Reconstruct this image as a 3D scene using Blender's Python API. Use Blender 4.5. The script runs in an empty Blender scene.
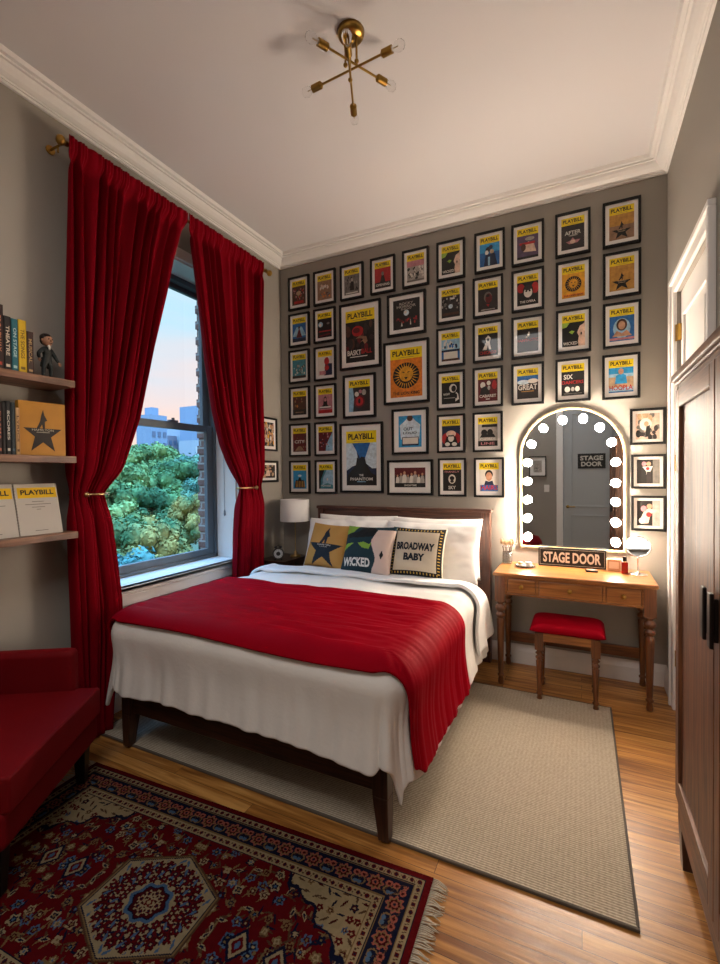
import bpy, bmesh, math, random
import numpy as np
from mathutils import Vector, Matrix, noise
PI = math.pi
S = bpy.context.scene
COL = S.collection

# ---------------------------------------------------------------- camera
cam = bpy.data.cameras.new('camera')
cam.sensor_fit = 'HORIZONTAL'; cam.sensor_width = 36.0
cam.lens = 456.06 / 720 * 36.0
cam.clip_start = 0.02; cam.clip_end = 1000
co = bpy.data.objects.new('camera', cam); COL.objects.link(co)
Rr = Vector((0.89975468, 0.43627459, -0.01029575)); Uu = Vector((0.0017926, 0.01989755, 0.99980042)); Ff = Vector((-0.43639238, 0.89959356, -0.01712084))
mw = Matrix((Rr, Uu, -Ff)).transposed().to_4x4(); mw.translation = (0, 0, 1.5)
co.matrix_world = mw
S.camera = co

# ---------------------------------------------------------------- exposure, sky, lights
S.view_settings.view_transform = 'Standard'; S.view_settings.look = 'None'
S.view_settings.gamma = 1.0; S.view_settings.exposure = 0.62
S.view_settings.use_curve_mapping = False
BULB_STRENGTH = 182.0
FILL_W = 24.0
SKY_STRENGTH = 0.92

def lin(h):
    h = h.lstrip('#'); c = [int(h[i:i+2], 16) / 255 for i in (0, 2, 4)]
    return tuple(x / 12.92 if x <= 0.04045 else ((x + 0.055) / 1.055) ** 2.4 for x in c) + (1,)

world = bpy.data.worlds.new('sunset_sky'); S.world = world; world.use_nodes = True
nt = world.node_tree; nt.nodes.clear()
tc = nt.nodes.new('ShaderNodeTexCoord'); sep = nt.nodes.new('ShaderNodeSeparateXYZ')
rmp = nt.nodes.new('ShaderNodeValToRGB'); bg = nt.nodes.new('ShaderNodeBackground'); out = nt.nodes.new('ShaderNodeOutputWorld')
nt.links.new(tc.outputs['Generated'], sep.inputs[0])
nz = nt.nodes.new('ShaderNodeTexNoise'); nz.inputs['Scale'].default_value = 3.0; nz.inputs['Detail'].default_value = 6
mpn = nt.nodes.new('ShaderNodeMapping'); mpn.inputs['Scale'].default_value = (1, 1, 5)
nt.links.new(tc.outputs['Generated'], mpn.inputs[0]); nt.links.new(mpn.outputs[0], nz.inputs[0])
mad = nt.nodes.new('ShaderNodeMath'); mad.operation = 'MULTIPLY_ADD'
nt.links.new(nz.outputs[0], mad.inputs[0]); mad.inputs[1].default_value = 0.32; nt.links.new(sep.outputs['Z'], mad.inputs[2])
nt.links.new(mad.outputs[0], rmp.inputs[0])
cr = rmp.color_ramp
stops = [(0.0, '#8a8f98'), (0.12, '#ffe2bd'), (0.18, '#fdd3bd'), (0.27, '#efcfc6'), (0.38, '#dcd2d6'), (0.50, '#b9d6e6'), (0.62, '#a0cbec'), (1.0, '#7db8f4')]
while len(cr.elements) < len(stops): cr.elements.new(0.5)
for e, (p, c) in zip(cr.elements, stops): e.position = p; e.color = lin(c)
nt.links.new(rmp.outputs[0], bg.inputs[0]); zm = nt.nodes.new('ShaderNodeMapRange'); zm.inputs[1].default_value = 0.42; zm.inputs[2].default_value = 0.9; zm.inputs[3].default_value = SKY_STRENGTH; zm.inputs[4].default_value = SKY_STRENGTH * 11.5  # zenith, out of view, brightened well beyond dusk to add blue daylight indoors
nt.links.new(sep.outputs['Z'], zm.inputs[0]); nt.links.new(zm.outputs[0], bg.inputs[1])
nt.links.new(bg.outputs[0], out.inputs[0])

def area(name, loc, rot, sx, sy, w, color):
    L = bpy.data.lights.new(name, 'AREA'); L.shape = 'RECTANGLE'; L.size = sx; L.size_y = sy; L.energy = w; L.color = color
    o = bpy.data.objects.new(name, L); o.location = loc; o.rotation_euler = rot; COL.objects.link(o); return o
# dusk daylight coming in through the window, and an added overhead fill light with no fixture
pt = area('window_portal', (-3.14, 2.45, 1.95), (0, math.radians(-90), 0), 2.4, 1.35, 1, (1, 1, 1)); pt.data.cycles.is_portal = True
area('overhead_fill_light', (-0.8, -0.1, 3.5), (0, 0, 0), 1.1, 1.1, FILL_W, (1.0, 0.96, 0.93))

# ---------------------------------------------------------------- materials
_M = {}
def new_mat(name):
    m = bpy.data.materials.new(name); m.use_nodes = True; return m, m.node_tree, m.node_tree.nodes['Principled BSDF']
def mat(name, color='#808080', rough=0.5, metal=0.0, coat=0.0, sheen=0.0, sheen_col=None, spec=0.5, bump=0, bscale=200, var=0, vscale=3, emis=0, trans=0, ior=1.45, coat_rough=0.05):
    if name in _M: return _M[name]
    m, nt, b = new_mat(name); c = lin(color) if isinstance(color, str) else color
    b.inputs['Base Color'].default_value = c; b.inputs['Roughness'].default_value = rough; b.inputs['Metallic'].default_value = metal
    b.inputs['Coat Weight'].default_value = coat; b.inputs['Coat Roughness'].default_value = coat_rough
    b.inputs['Specular IOR Level'].default_value = spec; b.inputs['IOR'].default_value = ior
    b.inputs['Transmission Weight'].default_value = trans
    if sheen:
        b.inputs['Sheen Weight'].default_value = sheen; b.inputs['Sheen Roughness'].default_value = 0.35
        b.inputs['Sheen Tint'].default_value = lin(sheen_col) if sheen_col else c
    if emis: b.inputs['Emission Color'].default_value = c; b.inputs['Emission Strength'].default_value = emis
    if bump or var:
        t = nt.nodes.new('ShaderNodeTexCoord')
    if bump:
        n = nt.nodes.new('ShaderNodeTexNoise'); n.inputs['Scale'].default_value = bscale; n.inputs['Detail'].default_value = 4
        bp = nt.nodes.new('ShaderNodeBump'); bp.inputs['Strength'].default_value = bump; bp.inputs['Distance'].default_value = 0.01
        nt.links.new(t.outputs['Object'], n.inputs[0]); nt.links.new(n.outputs[0], bp.inputs['Height']); nt.links.new(bp.outputs[0], b.inputs['Normal'])
    if var:
        n2 = nt.nodes.new('ShaderNodeTexNoise'); n2.inputs['Scale'].default_value = vscale; n2.inputs['Detail'].default_value = 5
        mr = nt.nodes.new('ShaderNodeMapRange'); mr.inputs[3].default_value = 1 - var; mr.inputs[4].default_value = 1 + var
        mx = nt.nodes.new('ShaderNodeVectorMath'); mx.operation = 'SCALE'; mx.inputs[0].default_value = c[:3]
        nt.links.new(t.outputs['Object'], n2.inputs[0]); nt.links.new(n2.outputs[0], mr.inputs[0]); nt.links.new(mr.outputs[0], mx.inputs['Scale']); nt.links.new(mx.outputs[0], b.inputs['Base Color'])
    _M[name] = m; return m

def wood(name, dark, light, axis='X', rough=0.35, scale=1.0, coat=0.1, stretch=0.06):
    if name in _M: return _M[name]
    m, nt, b = new_mat(name)
    t = nt.nodes.new('ShaderNodeTexCoord'); mp = nt.nodes.new('ShaderNodeMapping')
    sc = [1.0, 1.0, 1.0]; sc['XYZ'.index(axis)] = stretch; mp.inputs['Scale'].default_value = [s * scale for s in sc]
    n1 = nt.nodes.new('ShaderNodeTexNoise'); n1.inputs['Scale'].default_value = 45; n1.inputs['Detail'].default_value = 8; n1.inputs['Distortion'].default_value = 1.2
    r = nt.nodes.new('ShaderNodeValToRGB'); r.color_ramp.elements[0].position = 0.36; r.color_ramp.elements[1].position = 0.66
    r.color_ramp.elements[0].color = lin(dark); r.color_ramp.elements[1].color = lin(light)
    nt.links.new(t.outputs['Object'], mp.inputs[0]); nt.links.new(mp.outputs[0], n1.inputs[0]); nt.links.new(n1.outputs[0], r.inputs[0]); nt.links.new(r.outputs[0], b.inputs['Base Color'])
    bp = nt.nodes.new('ShaderNodeBump'); bp.inputs['Strength'].default_value = 0.12; bp.inputs['Distance'].default_value = 0.004
    nt.links.new(n1.outputs[0], bp.inputs['Height']); nt.links.new(bp.outputs[0], b.inputs['Normal'])
    b.inputs['Roughness'].default_value = rough; b.inputs['Coat Weight'].default_value = coat; b.inputs['Coat Roughness'].default_value = 0.15
    _M[name] = m; return m

def floor_mat():
    m, nt, b = new_mat('oak_floorboards'); N = nt.nodes; Lk = nt.links.new
    t = N.new('ShaderNodeTexCoord'); br = N.new('ShaderNodeTexBrick')
    br.offset = 0.37; br.offset_frequency = 2; br.squash = 1
    br.inputs['Scale'].default_value = 1; br.inputs['Brick Width'].default_value = 1.35; br.inputs['Row Height'].default_value = 0.068
    br.inputs['Mortar Size'].default_value = 0.0012; br.inputs['Mortar Smooth'].default_value = 0.2
    br.inputs['Color1'].default_value = (0, 0, 0, 1); br.inputs['Color2'].default_value = (1, 1, 1, 1); br.inputs['Mortar'].default_value = (0.5, 0.5, 0.5, 1)
    Lk(t.outputs['Object'], br.inputs[0])
    mp = N.new('ShaderNodeMapping'); mp.inputs['Scale'].default_value = (0.9, 16, 1); Lk(t.outputs['Object'], mp.inputs[0])
    add = N.new('ShaderNodeVectorMath'); add.operation = 'ADD'; Lk(mp.outputs[0], add.inputs[0])
    sc = N.new('ShaderNodeVectorMath'); sc.operation = 'SCALE'; sc.inputs['Scale'].default_value = 17; Lk(br.outputs['Color'], sc.inputs[0]); Lk(sc.outputs[0], add.inputs[1])
    n1 = N.new('ShaderNodeTexNoise'); n1.inputs['Scale'].default_value = 2.6; n1.inputs['Detail'].default_value = 9; n1.inputs['Distortion'].default_value = 0.9; Lk(add.outputs[0], n1.inputs[0])
    r = N.new('ShaderNodeValToRGB'); e = r.color_ramp.elements
    e[0].position = 0.3; e[0].color = lin('#7c4c20'); e[1].position = 0.72; e[1].color = lin('#cf9a56')
    k = e.new(0.5); k.color = lin('#ab7438')
    mixf = N.new('ShaderNodeMath'); mixf.operation = 'MULTIPLY_ADD'; mixf.inputs[1].default_value = 0.28
    sep = N.new('ShaderNodeSeparateColor'); Lk(br.outputs['Color'], sep.inputs[0])
    sb = N.new('ShaderNodeMath'); sb.operation = 'SUBTRACT'; Lk(sep.outputs[0], sb.inputs[0]); sb.inputs[1].default_value = 0.5
    Lk(sb.outputs[0], mixf.inputs[0]); Lk(n1.outputs[0], mixf.inputs[2]); Lk(mixf.outputs[0], r.inputs[0])
    mx = N.new('ShaderNodeMix'); mx.data_type = 'RGBA'; Lk(br.outputs['Fac'], mx.inputs[0]); Lk(r.outputs[0], mx.inputs[6]); mx.inputs[7].default_value = lin('#2c170a')
    Lk(mx.outputs[2], b.inputs['Base Color'])
    bp = N.new('ShaderNodeBump'); bp.inputs['Strength'].default_value = 0.25; bp.inputs['Distance'].default_value = 0.004
    iv = N.new('ShaderNodeMath'); iv.operation = 'SUBTRACT'; Lk(n1.outputs[0], iv.inputs[0]); Lk(br.outputs['Fac'], iv.inputs[1]); Lk(iv.outputs[0], bp.inputs['Height']); Lk(bp.outputs[0], b.inputs['Normal'])
    b.inputs['Roughness'].default_value = 0.36; b.inputs['Coat Weight'].default_value = 0.12; b.inputs['Coat Roughness'].default_value = 0.22
    return m

def brick_mat():
    m, nt, b = new_mat('red_brick'); N = nt.nodes
    t = N.new('ShaderNodeTexCoord'); mp = N.new('ShaderNodeMapping'); mp.inputs['Rotation'].default_value = (PI / 2, 0, 0)
    br = N.new('ShaderNodeTexBrick'); br.inputs['Scale'].default_value = 1; br.inputs['Brick Width'].default_value = 0.2; br.inputs['Row Height'].default_value = 0.07; br.inputs['Mortar Size'].default_value = 0.008
    br.inputs['Color1'].default_value = lin('#6b4a42'); br.inputs['Color2'].default_value = lin('#7d5a50'); br.inputs['Mortar'].default_value = lin('#9a948e')
    nt.links.new(t.outputs['Object'], mp.inputs[0]); nt.links.new(mp.outputs[0], br.inputs[0]); nt.links.new(br.outputs[0], b.inputs['Base Color']); b.inputs['Roughness'].default_value = 0.9
    return m

def rug_mat():
    m, nt, b = new_mat('ribbed_beige_wool'); N = nt.nodes; Lk = nt.links.new
    t = N.new('ShaderNodeTexCoord')
    sp = N.new('ShaderNodeSeparateXYZ'); Lk(t.outputs['Object'], sp.inputs[0])
    def sinrow(sock, f):
        a = N.new('ShaderNodeMath'); a.operation = 'MULTIPLY'; a.inputs[1].default_value = f; Lk(sock, a.inputs[0])
        s = N.new('ShaderNodeMath'); s.operation = 'SINE'; Lk(a.outputs[0], s.inputs[0]); return s
    s1 = sinrow(sp.outputs['Y'], 2 * PI / 0.011); s2 = sinrow(sp.outputs['X'], 2 * PI / 0.02)
    mu = N.new('ShaderNodeMath'); mu.operation = 'MULTIPLY_ADD'; Lk(s2.outputs[0], mu.inputs[0]); mu.inputs[1].default_value = 0.15; Lk(s1.outputs[0], mu.inputs[2])
    n = N.new('ShaderNodeTexNoise'); n.inputs['Scale'].default_value = 120; n.inputs['Detail'].default_value = 3; Lk(t.outputs['Object'], n.inputs[0])
    ad = N.new('ShaderNodeMath'); ad.operation = 'MULTIPLY_ADD'; Lk(n.outputs[0], ad.inputs[0]); ad.inputs[1].default_value = 2.2; Lk(mu.outputs[0], ad.inputs[2])
    r = N.new('ShaderNodeValToRGB'); r.color_ramp.elements[0].position = 0.1; r.color_ramp.elements[0].color = lin('#8a7d6c'); r.color_ramp.elements[1].position = 0.9; r.color_ramp.elements[1].color = lin('#c9bca8')
    mr = N.new('ShaderNodeMapRange'); mr.inputs[1].default_value = -0.6; mr.inputs[2].default_value = 2.6; Lk(ad.outputs[0], mr.inputs[0]); Lk(mr.outputs[0], r.inputs[0]); Lk(r.outputs[0], b.inputs['Base Color'])
    bp = N.new('ShaderNodeBump'); bp.inputs['Strength'].default_value = 0.4; bp.inputs['Distance'].default_value = 0.004; Lk(ad.outputs[0], bp.inputs['Height']); Lk(bp.outputs[0], b.inputs['Normal'])
    b.inputs['Roughness'].default_value = 0.95; b.inputs['Specular IOR Level'].default_value = 0.1
    return m

def glass_mat():
    m = bpy.data.materials.new('window_glass'); m.use_nodes = True; nt = m.node_tree; nt.nodes.clear()
    o = nt.nodes.new('ShaderNodeOutputMaterial'); mx = nt.nodes.new('ShaderNodeMixShader'); tr = nt.nodes.new('ShaderNodeBsdfTransparent'); gl = nt.nodes.new('ShaderNodeBsdfGlossy'); fr = nt.nodes.new('ShaderNodeFresnel')
    tr.inputs[0].default_value = (0.93, 0.97, 0.98, 1); gl.inputs['Roughness'].default_value = 0.02; fr.inputs[0].default_value = 1.45
    ge = nt.nodes.new('ShaderNodeNewGeometry'); iv = nt.nodes.new('ShaderNodeMath'); iv.operation = 'SUBTRACT'; iv.inputs[0].default_value = 1; nt.links.new(ge.outputs['Backfacing'], iv.inputs[1])
    mu = nt.nodes.new('ShaderNodeMath'); mu.operation = 'MULTIPLY'; nt.links.new(fr.outputs[0], mu.inputs[0]); nt.links.new(iv.outputs[0], mu.inputs[1])
    nt.links.new(mu.outputs[0], mx.inputs[0]); nt.links.new(tr.outputs[0], mx.inputs[1]); nt.links.new(gl.outputs[0], mx.inputs[2]); nt.links.new(mx.outputs[0], o.inputs[0])
    return m

WALL = mat('taupe_wall_paint', '#9b958c', 0.75, bump=0.06, bscale=350, spec=0.3, var=0.03, vscale=1.2)
CEIL = mat('ceiling_paint', '#d6d3d3', 0.85, spec=0.2, bump=0.04, bscale=200)
TRIM = mat('white_trim_paint', '#e6e3df', 0.4, spec=0.4)
FLOOR = floor_mat(); BRICK = brick_mat(); GLASS = glass_mat(); BEIGE = rug_mat()
DARKWOOD = wood('walnut_bed_wood', '#22100a', '#4a2a1b', 'X', 0.35)
DARKWOODZ = wood('walnut_bed_wood_upright', '#22100a', '#4a2a1b', 'Z', 0.35)
HEADW = wood('headboard_walnut', '#3a2018', '#6b4433', 'X', 0.4)
HEADWZ = wood('headboard_walnut_upright', '#3a2018', '#6b4433', 'Z', 0.4)
WARDW = wood('wardrobe_walnut', '#4c2a17', '#80502f', 'Z', 0.5, coat=0.0)
WARDY = wood('wardrobe_walnut_across', '#4c2a17', '#80502f', 'Y', 0.5, coat=0.0)
SHELFW = wood('shelf_walnut', '#5a3b2b', '#8a6248', 'Y', 0.5)
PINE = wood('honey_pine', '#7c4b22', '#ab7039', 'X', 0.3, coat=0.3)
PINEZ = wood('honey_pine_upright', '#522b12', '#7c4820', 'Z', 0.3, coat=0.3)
BRASS = mat('aged_brass', '#a5813f', 0.28, 1.0)
GOLD = mat('brushed_gold', '#cdb27c', 0.3, 1.0)
CHROME = mat('chrome', '#d8d8d8', 0.08, 1.0)
BLACK = mat('black_frame_lacquer', '#0b0a0a', 0.4, spec=0.3)
BLACKW = mat('black_stained_wood', '#0d0806', 0.4)
MATB = mat('white_mat_board', '#ebe7e2', 0.6, coat=0.5, coat_rough=0.03)
LINEN = mat('white_linen', '#e4e0da', 0.9, spec=0.15, bump=0.12, bscale=60)
SHEET = mat('white_cotton', '#efedeb', 0.9, spec=0.15, bump=0.08, bscale=90)
VELVET = mat('crimson_velvet', '#8e0417', 0.6, sheen=0.0, spec=0.02, bump=0.06, bscale=150, var=0.12, vscale=5)
CURT = mat('deep_red_curtain_velvet', '#740212', 0.75, sheen=0.1, sheen_col='#d01028', spec=0.05)
CHAIRV = mat('armchair_red_velvet', '#6c030c', 0.7, sheen=0.35, sheen_col='#d01020', spec=0.2, var=0.12, vscale=6)
SASH = mat('dark_bronze_sash', '#5c676e', 0.45)

# ---------------------------------------------------------------- mesh builder
class MB:
    def __init__(self, T=None): self.v = []; self.f = []; self.mi = []; self.mats = []; self.sm = []; self.T = T
    def m(self, mt):
        if mt not in self.mats: self.mats.append(mt)
        return self.mats.index(mt)
    def add(self, vs, fs, mt, smooth=False):
        b = len(self.v); k = self.m(mt)
        if self.T is not None: vs = [self.T @ Vector(p) for p in vs]
        self.v.extend([tuple(p) for p in vs]); self.f.extend([tuple(i + b for i in f) for f in fs]); self.mi.extend([k] * len(fs)); self.sm.extend([smooth] * len(fs)); return self
    def box(self, x0, x1, y0, y1, z0, z1, mt):
        v = [(x, y, z) for z in (z0, z1) for y in (y0, y1) for x in (x0, x1)]
        return self.add(v, [(0, 2, 3, 1), (4, 5, 7, 6), (0, 1, 5, 4), (2, 6, 7, 3), (0, 4, 6, 2), (1, 3, 7, 5)], mt)
    def taper(self, x0, x1, y0, y1, z0, z1, k, mt, ax=0.5, ay=0.5):
        cx = x0 + (x1 - x0) * ax; cy = y0 + (y1 - y0) * ay
        q = [(x, y, z1) for y in (y0, y1) for x in (x0, x1)]
        p = [(cx + (a - cx) * k, cy + (b - cy) * k, z0) for a, b, _ in q]
        return self.add(p + q, [(0, 2, 3, 1), (4, 5, 7, 6), (0, 1, 5, 4), (2, 6, 7, 3), (0, 4, 6, 2), (1, 3, 7, 5)], mt)
    def cyl(self, p0, p1, r0, mt, r1=None, n=16, cap=True):
        r1 = r0 if r1 is None else r1; p0 = Vector(p0); p1 = Vector(p1); d = (p1 - p0).normalized()
        a = d.orthogonal().normalized(); b = d.cross(a)
        vs = [p0 + (a * math.cos(2 * PI * i / n) + b * math.sin(2 * PI * i / n)) * r0 for i in range(n)] + [p1 + (a * math.cos(2 * PI * i / n) + b * math.sin(2 * PI * i / n)) * r1 for i in range(n)]
        self.add(vs, [(i, (i + 1) % n, n + (i + 1) % n, n + i) for i in range(n)], mt, True)
        if cap: self.add(vs, [tuple(range(n))[::-1], tuple(range(n, 2 * n))], mt)
        return self
    def lathe(self, prof, mt, cx=0, cy=0, cz=0, n=24, axis='Z', T=None):
        vs = []; fs = []
        for r, z in prof:
            for i in range(n):
                a = 2 * PI * i / n; p = Vector((r * math.cos(a), r * math.sin(a), z))
                if axis == 'Y': p = Vector((p.x, -p.z, p.y))
                if axis == 'X': p = Vector((p.z, p.x, p.y))
                if T is not None: p = T @ p
                vs.append(p + Vector((cx, cy, cz)))
        for j in range(len(prof) - 1):
            for i in range(n): fs.append((j * n + i, j * n + (i + 1) % n, (j + 1) * n + (i + 1) % n, (j + 1) * n + i))
        fs.append(tuple(range(n))[::-1]); fs.append(tuple(range((len(prof) - 1) * n, len(prof) * n)))
        return self.add(vs, fs, mt, True)
    def sphere(self, c, r, mt, n=16, sc=(1, 1, 1)):
        prof = [(max(1e-4, math.sin(PI * j / n)) * 1, -math.cos(PI * j / n)) for j in range(n + 1)]
        T = Matrix.Diagonal((r * sc[0], r * sc[1], r * sc[2]))
        return self.lathe(prof, mt, c[0], c[1], c[2], n=max(12, n), T=T)
    def path(self, pts, r, mt, n=8, closed=False, rs=None):
        pts = [Vector(p) for p in pts]; N = len(pts); vs = []; fs = []; ref = None
        for i, p in enumerate(pts):
            a = pts[(i - 1) % N] if (closed or i > 0) else p; b = pts[(i + 1) % N] if (closed or i < N - 1) else p
            d = (b - a).normalized()
            if ref is None: ref = d.orthogonal().normalized()
            ref = (ref - d * ref.dot(d)).normalized(); bb = d.cross(ref); rr = rs[i] if rs else r
            vs += [p + (ref * math.cos(2 * PI * k / n) + bb * math.sin(2 * PI * k / n)) * rr for k in range(n)]
        for i in range(N if closed else N - 1):
            j = (i + 1) % N
            fs += [(i * n + k, i * n + (k + 1) % n, j * n + (k + 1) % n, j * n + k) for k in range(n)]
        if not closed: fs += [tuple(range(n))[::-1], tuple(range((N - 1) * n, N * n))]
        return self.add(vs, fs, mt, True)
    def prism(self, pts, y0, y1, mt, plane='XZ'):
        n = len(pts)
        def P(a, b, c): return (a, c, b) if plane == 'XZ' else ((a, b, c) if plane == 'XY' else (c, a, b))
        vs = [P(a, b, y0) for a, b in pts] + [P(a, b, y1) for a, b in pts]
        return self.add(vs, [tuple(range(n)), tuple(range(2 * n - 1, n - 1, -1))] + [(i, (i + 1) % n, n + (i + 1) % n, n + i) for i in range(n)], mt)
    def sheet(self, fn, nu, nv, mt, wrap=False, smooth=True):
        vs = [fn(i / nu, j / nv) for j in range(nv + 1) for i in range(nu + 1)]
        fs = [(j * (nu + 1) + i, j * (nu + 1) + i + 1, (j + 1) * (nu + 1) + i + 1, (j + 1) * (nu + 1) + i) for j in range(nv) for i in range(nu)]
        return self.add(vs, fs, mt, smooth)
    def build(self, name, parent=None, bevel=0, seg=2, solid=0, sub=0, recalc=True, weld=False, loc=None):
        me = bpy.data.meshes.new(name); me.from_pydata(self.v, [], self.f)
        for k in self.mats: me.materials.append(k)
        me.polygons.foreach_set('material_index', self.mi); me.polygons.foreach_set('use_smooth', self.sm)
        if recalc or weld:
            bm = bmesh.new(); bm.from_mesh(me)
            if weld: bmesh.ops.remove_doubles(bm, verts=bm.verts, dist=1e-5)
            if recalc: bmesh.ops.recalc_face_normals(bm, faces=bm.faces)
            bm.to_mesh(me); bm.free()
        me.update()
        o = bpy.data.objects.new(name, me); COL.objects.link(o)
        if parent: o.parent = parent
        if loc: o.location = loc
        if solid: q = o.modifiers.new('thickness', 'SOLIDIFY'); q.thickness = solid; q.offset = 0
        if bevel: q = o.modifiers.new('soft_edge', 'BEVEL'); q.width = bevel; q.segments = seg; q.limit_method = 'ANGLE'; q.angle_limit = math.radians(40)
        if sub: q = o.modifiers.new('smooth', 'SUBSURF'); q.levels = sub; q.render_levels = sub
        return o

def thing(name, label, cat, loc=(0, 0, 0), rz=0, group=None):
    o = bpy.data.objects.new(name, None); COL.objects.link(o); o.empty_display_size = 0.05
    o.location = loc; o.rotation_euler = (0, 0, rz); o['label'] = label; o['category'] = cat
    if group: o['group'] = group
    return o
def tag(o, label, cat, group=None, kind=None):
    o['label'] = label; o['category'] = cat
    if group: o['group'] = group
    if kind: o['kind'] = kind
    return o
def struct(o, label=None, cat=None):
    o['kind'] = 'structure'
    if label: o['label'] = label
    if cat: o['category'] = cat
    return o

_T = {}
def text_geo(s, bold=0.0):
    k = (s, bold)
    if k not in _T:
        c = bpy.data.curves.new('lettering', 'FONT'); c.body = s; c.size = 1; c.offset = bold; c.resolution_u = 3
        o = bpy.data.objects.new('lettering', c); me = bpy.data.meshes.new_from_object(o)
        vs = [tuple(v.co) for v in me.vertices]; fs = [tuple(p.vertices) for p in me.polygons]
        xs = [v[0] for v in vs]; ys = [v[1] for v in vs]
        x0, x1, y0, y1 = min(xs), max(xs), min(ys), max(ys)
        vs = [((v[0] - x0) / (x1 - x0) - 0.5, (v[1] - y0) / (y1 - y0) - 0.5) for v in vs]
        bpy.data.objects.remove(o); bpy.data.curves.remove(c); bpy.data.meshes.remove(me)
        _T[k] = (vs, fs)
    return _T[k]
def put_text(mb, s, P, w, h, mt, bold=0.02):
    """P maps flat (a, b) to 3D"""
    vs, fs = text_geo(s, bold)
    mb.add([P(a * w, b * h) for a, b in vs], fs, mt)

# ---------------------------------------------------------------- room shell
XL, XR, YB, H = -2.68, 0.533, 3.76, 3.63
YR = -0.75; XA = 0.95; YA = 2.14
WY0, WY1, WZ0, WZ1 = 1.82, 3.075, 0.79, 3.10
def quadbox(name, boxes, mt, label, bevel=0):
    mb = MB()
    for b in boxes: mb.box(*b, mt)
    return struct(mb.build(name, bevel=bevel), label)
fl = MB(); fl.box(-2.95, 1.1, YR - 0.14, 3.9, -0.1, 0, FLOOR); struct(fl.build('floor'), 'honey oak strip floorboards laid across the bedroom')
quadbox('ceiling', [(-2.95, 1.1, YR - 0.14, 3.9, H, H + 0.1)], CEIL, 'pale smooth plaster ceiling above the bed')
quadbox('wall_back', [(-2.95, 1.1, YB, YB + 0.14, 0, H)], WALL, 'taupe wall behind the bed covered in framed posters')
quadbox('wall_left', [(-2.95, XL, YR - 0.14, WY0, 0, H), (-2.95, XL, WY1, YB, 0, H), (-2.95, XL, WY0, WY1, 0, WZ0 - 0.03), (-2.95, XL, WY0, WY1, WZ1, H)], WALL, 'taupe wall holding the window and floating shelves')
DY0, DY1, DZ = 2.58, 3.40, 2.60
quadbox('wall_right', [(XR, XR + 0.12, DY1, YB, 0, H), (XR, XR + 0.12, DY0, DY1, DZ, H), (XR, XR + 0.12, YA, DY0, 0, H)], WALL, 'taupe wall around the white door by the vanity')
quadbox('wall_alcove', [(XR + 0.12, XA, YA, YA + 0.12, 0, H)], WALL, 'short wall closing the wardrobe recess')
quadbox('wall_recess', [(XA, XA + 0.12, YR - 0.14, YA + 0.12, 0, H)], WALL, 'wall behind the wardrobe')
BD0, BD1, BDZ = -0.27, 0.57, 2.6
quadbox('wall_front', [(-2.95, BD0, YR - 0.14, YR, 0, H), (BD1, 1.1, YR - 0.14, YR, 0, H), (BD0, BD1, YR - 0.14, YR, BDZ, H)], WALL, 'grey wall opposite the vanity, seen in its mirror')
# hall behind the two doors, closed off
# crown moulding
prof = [(0, 0), (0.015, 0), (0.015, 0.014), (0.024, 0.014), (0.024, 0.022), (0.034, 0.025), (0.052, 0.036), (0.070, 0.054), (0.077, 0.070), (0.092, 0.070), (0.092, 0.080), (0.114, 0.080), (0.124, 0.10), (0.0, 0.10)]
def run_profile(name, pts, prof, z, mt, label, closed=False):
    """pts: path in plan with room on its left side; mitred corners"""
    n = len(pts); vs = []; fs = []
    for i, p in enumerate(pts):
        p = Vector(p)
        a = Vector(pts[i - 1]) if i > 0 else None; b = Vector(pts[i + 1]) if i < n - 1 else None
        def nrm(u, v): d = (v - u).normalized(); return Vector((-d.y, d.x))
        if a is None: m = nrm(p, b)
        elif b is None: m = nrm(a, p)
        else:
            n1 = nrm(a, p); n2 = nrm(p, b); m = (n1 + n2); m = m / (m.length_squared / 2)
        vs += [(p.x + m.x * q[0], p.y + m.y * q[0], z + q[1]) for q in prof]
    k = len(prof)
    for i in range(n - 1): fs += [(i * k + j, i * k + (j + 1) % k, (i + 1) * k + (j + 1) % k, (i + 1) * k + j) for j in range(k)]
    fs += [tuple(range(k)), tuple(range((n - 1) * k, n * k))]
    mb = MB(); mb.add(vs, fs, mt); return struct(mb.build(name), label)
run_profile('trim_1', [(XA, YR), (XA, YA), (XR, YA), (XR, YB), (XL, YB), (XL, YR), (XA, YR)], prof, H - 0.1, TRIM, 'white moulded crown cornice around the ceiling')
bprof = [(0, 0), (0.018, 0), (0.018, 0.1), (0.012, 0.118), (0.009, 0.135), (0.004, 0.15), (0, 0.15)]
run_profile('baseboard_back', [(XR, DY1 + 0.09), (XR, YB), (XL, YB), (XL, YR)], bprof, 0, TRIM, 'tall white baseboard along the poster wall')
run_profile('baseboard_front', [(XL, YR), (BD0 - 0.11, YR)], bprof, 0, TRIM, 'white baseboard on the wall opposite the vanity')

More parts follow.
